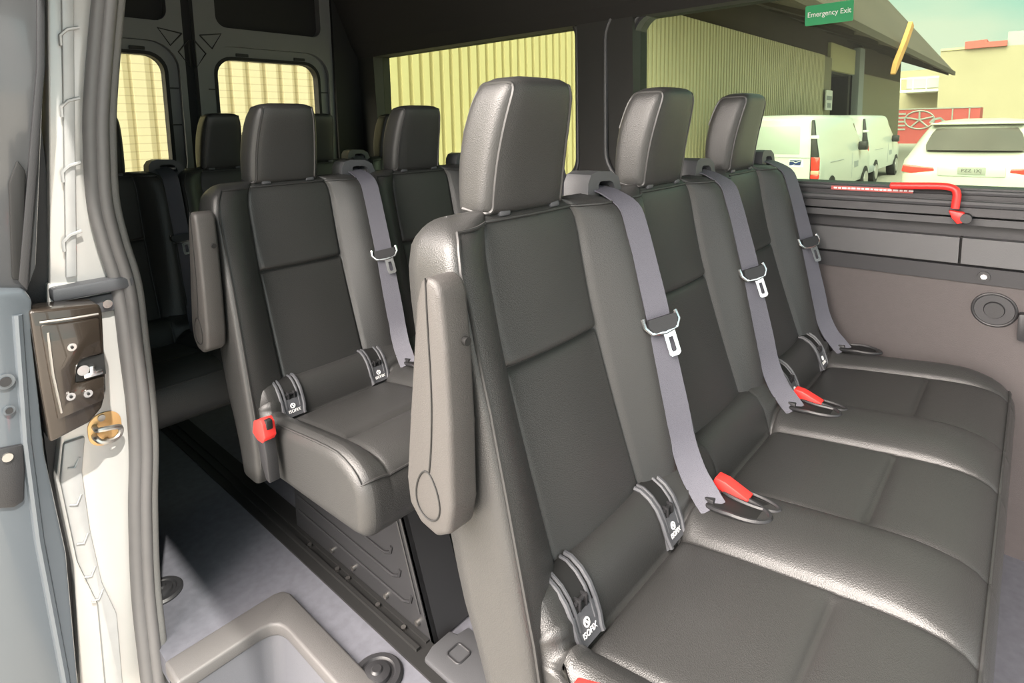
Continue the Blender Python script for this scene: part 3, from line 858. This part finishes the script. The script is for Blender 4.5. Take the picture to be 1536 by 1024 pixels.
# ------------------------------------------------------------------ small interior things
def cap(x, y, r, label):
    e = empty('floor_cap', (x, y, 0), label, 'floor cap', 'round caps in the floor')
    global OFF; OFF = e.location.copy()
    b = B(); prof = [(r, .0), (r, .004), (r * .9, .009), (r * .72, .009), (r * .66, .005), (r * .55, .005), (r * .5, .012), (r * .3, .016), (.001, .017)]
    b.loft([[(x + a * math.cos(2 * PI * k / 32), y + a * math.sin(2 * PI * k / 32), h) for k in range(32)] for a, h in prof])
    b.build('rim', M['plastic'], e, angle=25)
    B().cyl((x, y, .017), (0, 0, 1), r * .28, .006, 20, r * .18).build('bolt_head', M['steel'], e)
    OFF = Vector((0, 0, 0)); return e
cap(.408, 1.585, .05, 'black round floor cap half hidden by the door seal')
cap(.632, .972, .055, 'dark round floor cap beside the end of the seat rail')
rc = empty('rail_cover', (.78, .86, 0), 'grey plastic end cover with a square tab capping the seat rail', 'rail cover')
OFF = rc.location.copy()
B().prism([(.715, .68), (.715, .915), (.745, .925), (.80, .925), (.805, .905), (.835, .90), (.835, .68)], 'z', .0055, .020, .005).build('cover_plate', M['trim_grey'], rc)
B().tube([(p[0], p[1], .0205) for p in (lambda q: q + q[:1])(rrect(.752, .790, .845, .885, .008))], .0025, 6).build('tab', M['plastic'], rc)
OFF = Vector((0, 0, 0))
sr = B().box(.698, .80, .30, 2.75, 0.0, .005).box(.722, .732, .95, 2.75, .005, .012).box(.75, .76, .95, 2.75, .005, .010)
sr.mat(1)
for y in (1.02, 1.12, 1.25, 1.30, 1.44): sr.cyl((.741, y, .008), (0, 0, 1), .006, .008, 10)
tag(at_origin(sr.build('seat_rail', [M['dark'], M['bright_steel']])), 'black floor rail running under the aisle edge of the benches', 'seat rail')
# speaker in the wall panel
spk = empty('wall_speaker', (1.936, .055, .60), 'round black speaker grille set in the side wall panel', 'speaker')
OFF = spk.location.copy()
B().tube([(1.932, .055 + .044 * math.cos(a), .663 + .042 * math.sin(a)) for a in [2 * PI * k / 40 for k in range(41)]], .0035, 8).build('rim', M['plastic'], spk)
B().cyl((1.935, .055, .663), (1, 0, 0), .041, .006, 40, .043).build('grille', M['wall_dark'], spk)
B().cyl((1.930, .055, .663), (1, 0, 0), .020, .012, 24, .023).build('center_dome', M['plastic'], spk)
OFF = Vector((0, 0, 0))
ws = empty('wall_screw', (1.92, .08, .74), 'silver screw in the dark wall rail above the speaker', 'screw')
OFF = ws.location.copy()
B().cyl((1.921, .08, .75), (1, 0, 0), .013, .008, 24).build('washer', M['plastic'], ws)
B().cyl((1.916, .08, .75), (1, 0, 0), .0065, .008, 16).build('screw_head', M['chrome'], ws)
OFF = Vector((0, 0, 0))
hk = B().prism(rrect(-.02, .007, .60, .668, .006), 'x', 1.905, 1.94, .004)
tag(at_origin(hk.build('wall_catch', M['plastic'])), 'black plastic catch on the wall panel past the speaker', 'catch')
# emergency handle
eh = empty('window_release_lever', (1.90, .14, .89), 'red emergency window release lever below the glass', 'handle')
OFF = eh.location.copy()
hp = spline([(1.895, .290, .977), (1.895, .24, .979), (1.895, .19, .981), (1.895, .165, .980), (1.894, .150, .974), (1.893, .145, .960), (1.893, .146, .940), (1.893, .147, .925)], 5)
hb = B().tube(hp, .0095, 10)
for p in (hp[0],): hb.cyl(p, (0, 1, 0), .0095, .004, 12, .006)
hb.build('lever', M['red'], eh)
B().prism([(.160, .920), (.128, .917), (.120, .905), (.128, .890), (.140, .885), (.152, .900)], 'x', 1.884, 1.905, .003).build('bracket', M['red'], eh)
B().cyl((1.884, .122, .903), (1, 0, 0), .012, .03, 20).build('pivot_knob', M['plastic'], eh)
OFF = Vector((0, 0, 0))
es = empty('warning_sticker', (1.93, .343, .955), 'thin red warning strip along the window sill beside the lever', 'sticker')
OFF = es.location.copy()
B().box(1.9255, 1.927, .243, .443, .955, .967).build('strip', M['red_wall'], es, smooth=False)
mk = B()
yy = .436
while yy > .25:
    w = random.uniform(.006, .014); mk.box(1.9245, 1.9256, yy - w, yy, .959, .9635); yy -= w + .003
mk.build('print_line', M['white_print'], es, smooth=False)
OFF = Vector((0, 0, 0))
sg = empty('emergency_exit_sign', (1.955, .475, 1.44), 'green Emergency Exit sign on the window glass', 'sign')
OFF = sg.location.copy()
B().prism(rrect(.414, .541, 1.4395, 1.4975, .004), 'x', 1.956, 1.958).build('panel', M['green'], sg, smooth=False)
text_obj('lettering', 'Emergency Exit', .0165, M['white_print'], sg, frame_mat((1.9555, .477, 1.470), (0, -1, 0), (0, 0, 1)) @ Matrix.Diagonal((1.12, 1.3, 1, 1)))
OFF = Vector((0, 0, 0))

# ------------------------------------------------------------------ outside
GZ = -.64
struct(B().box(-40, 130, -40, 30, GZ - .2, GZ).build('ground', M['asphalt'], smooth=False), 'pale asphalt yard outside', 'ground')
YW = 5.8
wh = empty('warehouse', (18, YW, GZ), 'long cream corrugated warehouse with overhanging brown roof behind the van', 'building')
OFF = wh.location.copy()
b = B(); P = []; x = -12.0
while x < 23.2:
    P += [(x, .02), (x + .045, .02), (x + .058, -.045), (x + .157, -.045)]; x += .17
top = 3.42
fr_ = [(p[0], YW + p[1]) for p in P]
n = len(fr_)
vs = [(p[0], p[1], GZ) for p in fr_] + [(p[0], p[1], top) for p in fr_] + [(p[0], YW + .15, GZ) for p in fr_] + [(p[0], YW + .15, top) for p in fr_]
fs = []
for i in range(n - 1):
    fs += [(i, i + 1, n + i + 1, n + i), (2 * n + i + 1, 2 * n + i, 3 * n + i, 3 * n + i + 1), (n + i, n + i + 1, 3 * n + i + 1, 3 * n + i)]
fs += [(0, n, 3 * n, 2 * n), (n - 1, 3 * n - 1, 4 * n - 1, 2 * n - 1)]
b.add(vs, fs)
b.build('cladding', M['corrugated'], wh, smooth=False)
b = B().box(23.2, 24.5, YW, YW + .2, GZ, 3.4).box(29.3, 39.0, YW, YW + .2, GZ, 3.1)
b.build('flat_wall', M['olive'], wh, smooth=False)
B().box(24.5, 28.4, YW + .05, YW + .2, 3.0, 3.98).build('door_header', M['cream_panel'], wh, smooth=False)
d = B().mat(0).box(24.5, 29.0, YW + 1.2, YW + 1.4, GZ, 3.0); d.box(28.5, 28.9, YW + .16, YW + 1.4, GZ, 3.0).box(24.5, 29.0, YW + .2, YW + 1.4, 2.9, 3.0); d.box(27.6, 27.9, YW + .1, YW + 1.2, GZ, 2.9)
d.build('doorway', [M['dark'], M['grey_block']], wh, smooth=False)
B().box(28.5, 29.4, YW - .1, YW + .15, GZ, 4.1).build('post', M['grey_block'], wh, smooth=False)
b = B().box(9.4, 39.0, YW + .16, YW + .3, 3.42, 4.5).box(9.4, 9.6, YW - .01, YW + .16, 3.42, 4.0)
b.box(29.4, 39, YW + .02, YW + .2, 3.1, 4.4)
b.build('upper_wall', M['soffit'], wh, smooth=False)
rf = B()
xa_, xb_ = 9.3, 40.0
sec = [(3.60, 3.42), (3.60, 3.62), (7.4, 8.6), (12.0, 8.6), (12.0, 8.4), (7.5, 8.4), (5.9, 4.3)]
rf.prism(sec, 'x', xa_, xb_)
rf.build('roof', M['roof'], wh, smooth=False)
rb = B()
for xx in (11.5, 14.5, 17.5, 20.5, 23.5, 26.5, 29.5, 32.5, 35.5, 38.5):
    rb.add([(xx, 3.66, 3.30), (xx + .15, 3.66, 3.30), (xx + .15, 5.78, 4.2), (xx, 5.78, 4.2), (xx, 3.66, 3.44), (xx + .15, 3.66, 3.44), (xx + .15, 5.78, 4.36), (xx, 5.78, 4.36)],
           [(0, 1, 2, 3), (4, 7, 6, 5), (0, 4, 5, 1), (2, 6, 7, 3), (1, 5, 6, 2), (0, 3, 7, 4)])
rb.build('rafter', M['soffit'], wh, smooth=False)
B().box(9.3, 40.0, 3.5, 3.6, 3.36, 3.56).build('gutter', M['soffit'], wh, smooth=False)
tb = B()  # orange window reflection built as a solid strip, not a roof part
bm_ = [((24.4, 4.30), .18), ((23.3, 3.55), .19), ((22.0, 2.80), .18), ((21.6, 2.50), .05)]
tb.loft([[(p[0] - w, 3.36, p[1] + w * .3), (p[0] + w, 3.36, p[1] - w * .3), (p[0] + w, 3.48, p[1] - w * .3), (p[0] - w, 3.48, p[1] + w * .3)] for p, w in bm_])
tb.build('reflection_strip', M['reflection'], wh, smooth=False)
OFF = Vector((0, 0, 0))
ns = empty('notice_board', (23.6, YW - .14, 1.5), 'small white notice on the warehouse wall beside the dark doorway', 'sign')
OFF = ns.location.copy()
B().box(23.25, 24.1, YW - .16, YW - .12, 1.5, 2.2).build('panel', M['white'], ns, smooth=False)
B().box(23.35, 24.0, YW - .17, YW - .16, 1.85, 2.0).box(23.45, 23.9, YW - .17, YW - .16, 1.58, 1.75).build('print', M['grey_block'], ns, smooth=False)
OFF = Vector((0, 0, 0))
fb = empty('concrete_building', (66, -6, GZ), 'far beige concrete building under the sky at the end of the yard', 'building')
OFF = fb.location.copy()
B().box(60, 75, -25, 6.3, GZ, 6.45).build('wall', M['concrete'], fb, smooth=False)
B().prism([(4.75, 6.45), (4.75, 7.0), (3.4, 7.05), (3.4, 6.85), (2.2, 6.85), (2.2, 6.45)], 'x', 59.7, 62).build('red_parapet', M['red_wall'], fb, smooth=False)
B().box(60, 63, .6, 2.2, 6.45, 7.5).build('roof_block', M['grey_block'], fb, smooth=False)
B().box(59.9, 60.3, 4.75, 6.3, 6.45, 6.62).build('yellow_coping', M['cream_panel'], fb, smooth=False)
OFF = Vector((0, 0, 0))
bb = empty('balcony_block', (72, 8.6, GZ), 'pale building with a railed balcony far behind the warehouse corner', 'building')
OFF = bb.location.copy()
B().box(68, 78, 6.4, 11.5, GZ, 5.6).build('wall', M['concrete'], bb, smooth=False)
B().box(67.9, 68.0, 7.0, 9.6, 3.9, 5.0).build('window', M['grey_block'], bb, smooth=False)
q = B().box(64.5, 68, 6.6, 9.6, 3.45, 3.65)
for yy in (6.6, 7.6, 8.6, 9.55): q.box(64.5, 64.6, yy, yy + .08, 3.65, 4.7)
q.box(64.5, 64.6, 6.6, 9.6, 4.62, 4.72)
q.build('balcony', M['white'], bb, smooth=False)
OFF = Vector((0, 0, 0))
rcn = empty('red_container', (51, 5, GZ), 'red container with a pale wheel drawn on it in front of the far building', 'container')
OFF = rcn.location.copy()
B().box(50, 52.5, 2.93, 7.6, GZ, 1.75).build('shell', M['red_cont'], rcn, smooth=False)
q = B()
q.tube([(49.97, 6.2 + .85 * math.cos(a), 1.0 + .62 * math.sin(a)) for a in [2 * PI * k / 24 for k in range(25)]], .05, 5)
for k in range(5):
    a = 2 * PI * k / 5 + .3; q.tube([(49.97, 6.2, 1.0), (49.97, 6.2 + .8 * math.cos(a), 1.0 + .58 * math.sin(a))], .06, 5)
for k in range(5): q.box(49.95, 49.99, 7.0, 7.5, .3 + k * .27, .42 + k * .27)
q.build('wheel_emblem', M['plate'], rcn, smooth=False)
B().box(49.96, 50, 2.9, 7.6, 1.72, 1.80).box(49.96, 50, 4.35, 4.42, GZ, 1.75).box(49.96, 50, 3.45, 3.52, GZ, 1.75).build('frame', M['plate'], rcn, smooth=False)
OFF = Vector((0, 0, 0))

def wheel(root, x, y, z, r, w, name='wheel'):
    o = B().cyl((x, y, z), (0, 1, 0), r, w, 32).build(name, M['tyre'], root)
    B().cyl((x, y - w / 2 - .005, z), (0, 1, 0), r * .62, .03, 24, r * .62).build('rim', M['alloy'], o)
def section(x, w, pts):
    return [(x, y * w, z) for (y, z) in pts] + [(x, -y * w, z) for (y, z) in pts[::-1]]
def cargo_van(x, yc, label):
    root = empty('cargo_van', (x + 2.5, yc, GZ), label, 'van', 'white postal vans')
    global OFF; OFF = root.location.copy()
    W = .955; g = GZ
    def st(xx, zb, zbelt, zt, wt, ws=1.0):
        # half outline from bottom to roof
        h = zt - zbelt
        return [(x + xx, yc - W * ws * k, g + z) for k, z in ((.80, zb), (.97, zb + .06), (1.0, zb + .25), (1.0, zbelt - .02), (.985, zbelt + .05), (1 - (1 - wt) * .55, zbelt + h * .55), (wt, zt - .10), (wt - .05, zt - .03), (wt - .15, zt), (0.3, zt + .015))] + \
               [(x + xx, yc + W * ws * k, g + z) for k, z in ((.3, zt + .015), (wt - .15, zt), (wt - .05, zt - .03), (wt, zt - .10), (1 - (1 - wt) * .55, zbelt + h * .55), (.985, zbelt + .05), (1.0, zbelt - .02), (1.0, zb + .25), (.97, zb + .06), (.80, zb))]
    S_ = [st(0, .42, 1.08, 1.80, .84, .955), st(.03, .36, 1.08, 1.86, .855, .985), st(.12, .32, 1.08, 1.89, .86), st(1.2, .30, 1.08, 1.90, .865), st(3.1, .30, 1.08, 1.89, .86), st(3.5, .30, 1.06, 1.82, .82), st(4.25, .30, 1.02, 1.20, .86), st(4.85, .32, .90, 1.02, .85, .95), st(5.05, .36, .70, .82, .82, .86)]
    B().loft(S_).build('body', M['van_white'], root, angle=50)
    B().box(x - .004, x + .05, yc - .60, yc + .60, g + 1.12, g + 1.70, .02).build('rear_panel', M['van_panel'], root)
    B().box(x - .008, x + .0, yc - .78, yc + .78, g + 1.06, g + 1.072).build('trim_line', M['grey_block'], root)
    h = B().box(x - .03, x + .01, yc - .02, yc + .20, g + .965, g + 1.005, .012); h.build('door_handle', M['plastic'], root)
    # tail light columns
    for sgn in (-1, 1):
        ys = yc + sgn * .86
        c = B().mat(0).prism([(ys - sgn * .075, 1.80 + g), (ys - sgn * .04, 1.80 + g), (ys + sgn * .075, 1.1 + g), (ys + sgn * .075, .56 + g), (ys - sgn * .075, .56 + g)], 'x', x - .012, x + .10, .01)
        tl = c.build('tail_column', M['steel'], root)
        B().box(x - .018, x + .09, min(ys - sgn * .06, ys + sgn * .085), max(ys - sgn * .06, ys + sgn * .085), g + .82, g + 1.08, .012).build('red_lens', M['lamp_red'], tl)
        B().box(x - .018, x + .09, min(ys - sgn * .06, ys + sgn * .085), max(ys - sgn * .06, ys + sgn * .085), g + .74, g + .82, .01).build('pale_lens', M['lamp_pale'], tl)
        B().box(x - .018, x + .09, min(ys - sgn * .06, ys + sgn * .085), max(ys - sgn * .06, ys + sgn * .085), g + .66, g + .74, .01).build('lower_lens', M['lamp_red'], tl)
        hb_ = B().box(x - .03, x + .02, ys - .07, ys + .07, g + 1.44, g + 1.50, .01).box(x - .03, x + .02, ys - .07, ys + .07, g + .55, g + .63, .01)
        hb_.build('hinge', M['white'], tl)
    B().box(x - .06, x + .9, yc - .97, yc + .97, g + .34, g + .53, .03).build('rear_bumper', M['grey_block'], root)
    # side details, towards the camera
    yo = yc - W - .004
    sd_ = B().add([(x + .45, yo + .055, g + 1.20), (x + 2.25, yo + .055, g + 1.20), (x + 2.25, yo + .125, g + 1.66), (x + .60, yo + .125, g + 1.66), (x + .45, yo + .10, g + 1.20), (x + 2.25, yo + .10, g + 1.20), (x + 2.25, yo + .16, g + 1.66), (x + .60, yo + .16, g + 1.66)],
                  [(0, 1, 2, 3), (4, 7, 6, 5), (0, 4, 5, 1), (1, 5, 6, 2), (2, 6, 7, 3), (3, 7, 4, 0)])
    sd_.build('side_panel', M['van_panel'], root, smooth=False)
    sw = B().add([(x + 2.75, yo + .05, g + 1.16), (x + 3.75, yo + .04, g + 1.14), (x + 3.35, yo + .14, g + 1.70), (x + 2.75, yo + .13, g + 1.72), (x + 2.75, yo + .12, g + 1.16), (x + 3.75, yo + .12, g + 1.14), (x + 3.35, yo + .2, g + 1.70), (x + 2.75, yo + .2, g + 1.72)],
                 [(0, 1, 2, 3), (4, 7, 6, 5), (0, 4, 5, 1), (1, 5, 6, 2), (2, 6, 7, 3), (3, 7, 4, 0)])
    sw.build('cab_window', M['glass_dark'], root, smooth=False)
    B().box(x + .8, x + 1.9, yo - .004, yo + .03, g + .93, g + .945).box(x + 2.7, x + 2.71, yo - .003, yo + .03, g + .5, g + 1.05).build('door_rail', M['grey_block'], root)
    B().box(x + 3.3, x + 3.5, yo - .16, yo + .02, g + 1.08, g + 1.28, .03).build('mirror', M['plastic'], root)
    B().box(x + 2.9, x + 3.3, yo - .004, yo + .03, g + .70, g + .84).build('fleet_marking', M['grey_block'], root)
    for xx in (.95, 4.1):
        wheel(root, x + xx, yc - .86, g + .33, .33, .22); wheel(root, x + xx, yc + .86, g + .33, .33, .22)
    # eagle emblem plate
    em = B().box(x - .010, x + .004, yc - .66, yc - .40, g + .88, g + 1.03); eo = em.build('postal_emblem', M['white'], root, smooth=False)
    k = lambda pts: [(yc - .53 - p[0], g + .965 + p[1]) for p in pts]
    q = B().prism(k([(-.115, .05), (.115, .055), (-.01, .01), (-.05, .035), (-.11, .03)]), 'x', x - .014, x - .009)
    q.prism(k([(-.12, .02), (-.055, .022), (-.01, -.005), (.10, .04), (.085, -.045), (-.05, -.045), (.0, -.02), (-.09, -.05), (-.125, -.05)]), 'x', x - .014, x - .009)
    q.build('eagle_mark', M['navy'], eo, smooth=False)
    text_obj('fleet_number', '7', .13, M['plastic'], root, frame_mat((x - .012, yc + .44, g + 1.03), (0, -1, 0), (0, 0, 1)), .003)
    OFF = Vector((0, 0, 0)); return root
cargo_van(12.5, 4.05, 'white postal cargo van with eagle emblem, nearer of the two')
cargo_van(18.2, 4.28, 'second white postal cargo van, parked ahead of the nearer one')

def suv(x, yc, label):
    root = empty('suv', (x + 2.3, yc, GZ), label, 'car')
    global OFF; OFF = root.location.copy()
    W = .96; g = GZ
    def st(xx, zb, zbelt, zt, wt, ws=1.0):
        h = zt - zbelt; A = [(.78, zb), (.95, zb + .06), (1.0, zb + .25), (1.0, zbelt - .12), (.975, zbelt), (.975 - (.975 - wt) * .55, zbelt + h * .55), (wt, zt - .07 * min(1, h / .3)), (wt - .07, zt - .015), (.3, zt + .02)]
        return [(x + xx, yc - W * ws * k, g + z) for k, z in A] + [(x + xx, yc + W * ws * k, g + z) for k, z in A[::-1]]
    S_ = [st(0, .38, .80, .86, .84, .88), st(.03, .32, .88, .98, .86, .96), st(.10, .28, 1.02, 1.08, .87, .99), st(.20, .28, 1.08, 1.22, .82), st(.40, .28, 1.10, 1.46, .76), st(.60, .28, 1.10, 1.66, .70), st(.85, .28, 1.10, 1.70, .70), st(2.2, .28, 1.08, 1.74, .71), st(3.0, .28, 1.06, 1.62, .70), st(3.7, .28, 1.02, 1.16, .82), st(4.5, .32, .90, .98, .80, .93), st(4.7, .38, .70, .80, .80, .84)]
    B().loft(S_).build('body', M['suv_white'], root, angle=60)
    # rear glass patch follows the sloping tailgate
    gl = []
    for t in (0, .25, .5, .75, 1):
        xx = .125 + .37 * t; zz = 1.245 + .36 * t; ww = (.70 - .11 * t) * W
        row = []
        for k in range(13):
            u = -1 + k / 6; row.append((x + xx - .035 + .05 * u * u, yc + ww * u * (1 - (.06 if t in (0, 1) else 0)), g + zz))
        gl.append(row)
    vs = [p for r in gl for p in r] + [(p[0] + .06, p[1], p[2] - .03) for r in gl for p in r]; fs = []
    for r in range(4):
        for k in range(12): fs += [(r * 13 + k, r * 13 + k + 1, (r + 1) * 13 + k + 1, (r + 1) * 13 + k), (65 + r * 13 + k + 1, 65 + r * 13 + k, 65 + (r + 1) * 13 + k, 65 + (r + 1) * 13 + k + 1)]
    B().add(vs, fs).build('rear_glass', M['suv_glass'], root)
    B().box(x + .46, x + .80, yc - .62, yc + .62, g + 1.665, g + 1.70, .012).build('spoiler', M['suv_white'], root)
    for sgn in (-1, 1):
        a, b_ = sorted((yc + sgn * .50, yc + sgn * .93))
        B().prism([(yc + sgn * .50, g + .96), (yc + sgn * .93, g + 1.0), (yc + sgn * .95, g + .88), (yc + sgn * .80, g + .85), (yc + sgn * .48, g + .90)], 'x', x + .0, x + .16, .015).build('tail_light', M['lamp_red'], root)
        B().tube([(x + .75, yc + sgn * .66, g + 1.71), (x + 1.2, yc + sgn * .67, g + 1.76), (x + 2.2, yc + sgn * .67, g + 1.78), (x + 2.9, yc + sgn * .66, g + 1.70)], .02, 8).build('roof_rail', M['alloy'], root)
        B().box(x + 2.9, x + 3.05, yc + sgn * 1.04 - .10, yc + sgn * 1.04 + .10, g + 1.05, g + 1.22, .04).build('mirror', M['suv_white'], root)
    B().box(x - .02, x + .15, yc - .44, yc + .44, g + .82, g + .99, .02).build('plate_recess', M['van_panel'], root)
    pl = B().box(x - .035, x - .02, yc - .19, yc + .17, g + .86, g + .98, .004).build('number_plate', M['plate'], root)
    text_obj('plate_characters', 'PZZ 1XJ', .075, M['plate_ink'], pl, frame_mat((x - .037, yc - .01, g + .92), (0, -1, 0), (0, 0, 1)), .001)
    B().box(x - .05, x + .3, yc - .90, yc + .90, g + .44, g + .62, .04).box(x - .06, x + .2, yc - .80, yc + .80, g + .36, g + .44, .02).build('bumper', M['suv_white'], root)
    B().box(x - .07, x + .3, yc - .85, yc + .85, g + .28, g + .36, .02).build('lower_valance', M['grey_block'], root)
    B().box(x - .02, x + .1, yc + .02, yc + .40, g + 1.045, g + 1.065).build('badge', M['alloy'], root) if False else None
    for xx in (.95, 3.8):
        wheel(root, x + xx, yc - .85, g + .36, .36, .24); wheel(root, x + xx, yc + .85, g + .36, .36, .24)
    OFF = Vector((0, 0, 0)); return root
suv(12.2, .78, 'white suv seen from behind beyond the emergency handle')

# ------------------------------------------------------------------ light
world = bpy.data.worlds.new('World'); SC.world = world; world.use_nodes = True
n = world.node_tree; n.nodes.clear()
out = n.nodes.new('ShaderNodeOutputWorld'); bg = n.nodes.new('ShaderNodeBackground')
tc = n.nodes.new('ShaderNodeTexCoord')
nz = n.nodes.new('ShaderNodeTexNoise'); nz.inputs['Scale'].default_value = 2.6; nz.inputs['Detail'].default_value = 6
mp = n.nodes.new('ShaderNodeMapping'); mp.inputs['Scale'].default_value = (1, 1, 2.6)
n.links.new(tc.outputs['Generated'], mp.inputs['Vector']); n.links.new(mp.outputs['Vector'], nz.inputs['Vector'])
cr = n.nodes.new('ShaderNodeValToRGB')
cr.color_ramp.elements[0].position = .40; cr.color_ramp.elements[0].color = (.60, .88, .90, 1)
cr.color_ramp.elements[1].position = .60; cr.color_ramp.elements[1].color = (1.0, .99, .95, 1)
n.links.new(nz.outputs['Fac'], cr.inputs['Fac'])
n.links.new(cr.outputs['Color'], bg.inputs['Color'])
# warm bright patch added to the sky to light the seats through the door
dt = n.nodes.new('ShaderNodeVectorMath'); dt.operation = 'DOT_PRODUCT'; dt.inputs[1].default_value = Vector((-.76, .12, .64)).normalized()
n.links.new(tc.outputs['Generated'], dt.inputs[0])
mr = n.nodes.new('ShaderNodeMapRange'); mr.interpolation_type = 'SMOOTHSTEP'
mr.inputs['From Min'].default_value = .74; mr.inputs['From Max'].default_value = 1.0; mr.inputs['To Min'].default_value = 2.25; mr.inputs['To Max'].default_value = 36.0
n.links.new(dt.outputs['Value'], mr.inputs['Value']); n.links.new(mr.outputs['Result'], bg.inputs['Strength'])
wm = n.nodes.new('ShaderNodeMapRange'); wm.inputs['From Min'].default_value = .55; wm.inputs['From Max'].default_value = .9
n.links.new(dt.outputs['Value'], wm.inputs['Value'])
wx_ = n.nodes.new('ShaderNodeMix'); wx_.data_type = 'RGBA'; wx_.inputs[7].default_value = (1.0, .90, .82, 1)
n.links.new(wm.outputs['Result'], wx_.inputs[0]); n.links.new(cr.outputs['Color'], wx_.inputs[6]); n.links.new(wx_.outputs[2], bg.inputs['Color'])
n.links.new(bg.outputs[0], out.inputs['Surface'])
sun = bpy.data.lights.new('sun', 'SUN'); sun.energy = 7.0; sun.angle = math.radians(1.0); sun.color = (1, .95, .86)
so = bpy.data.objects.new('sun', sun); COL.objects.link(so)
so.rotation_euler = Vector((.13, .55, -.82)).to_track_quat('-Z', 'Y').to_euler()
so.location = (0, -5, 8)

SC.view_settings.view_transform = 'Standard'; SC.view_settings.look = 'None'
SC.view_settings.exposure = 0.0; SC.view_settings.gamma = 1.0; SC.view_settings.use_curve_mapping = False
SC.cycles.use_denoising = True
SC.cycles.max_bounces = 10; SC.cycles.transparent_max_bounces = 16
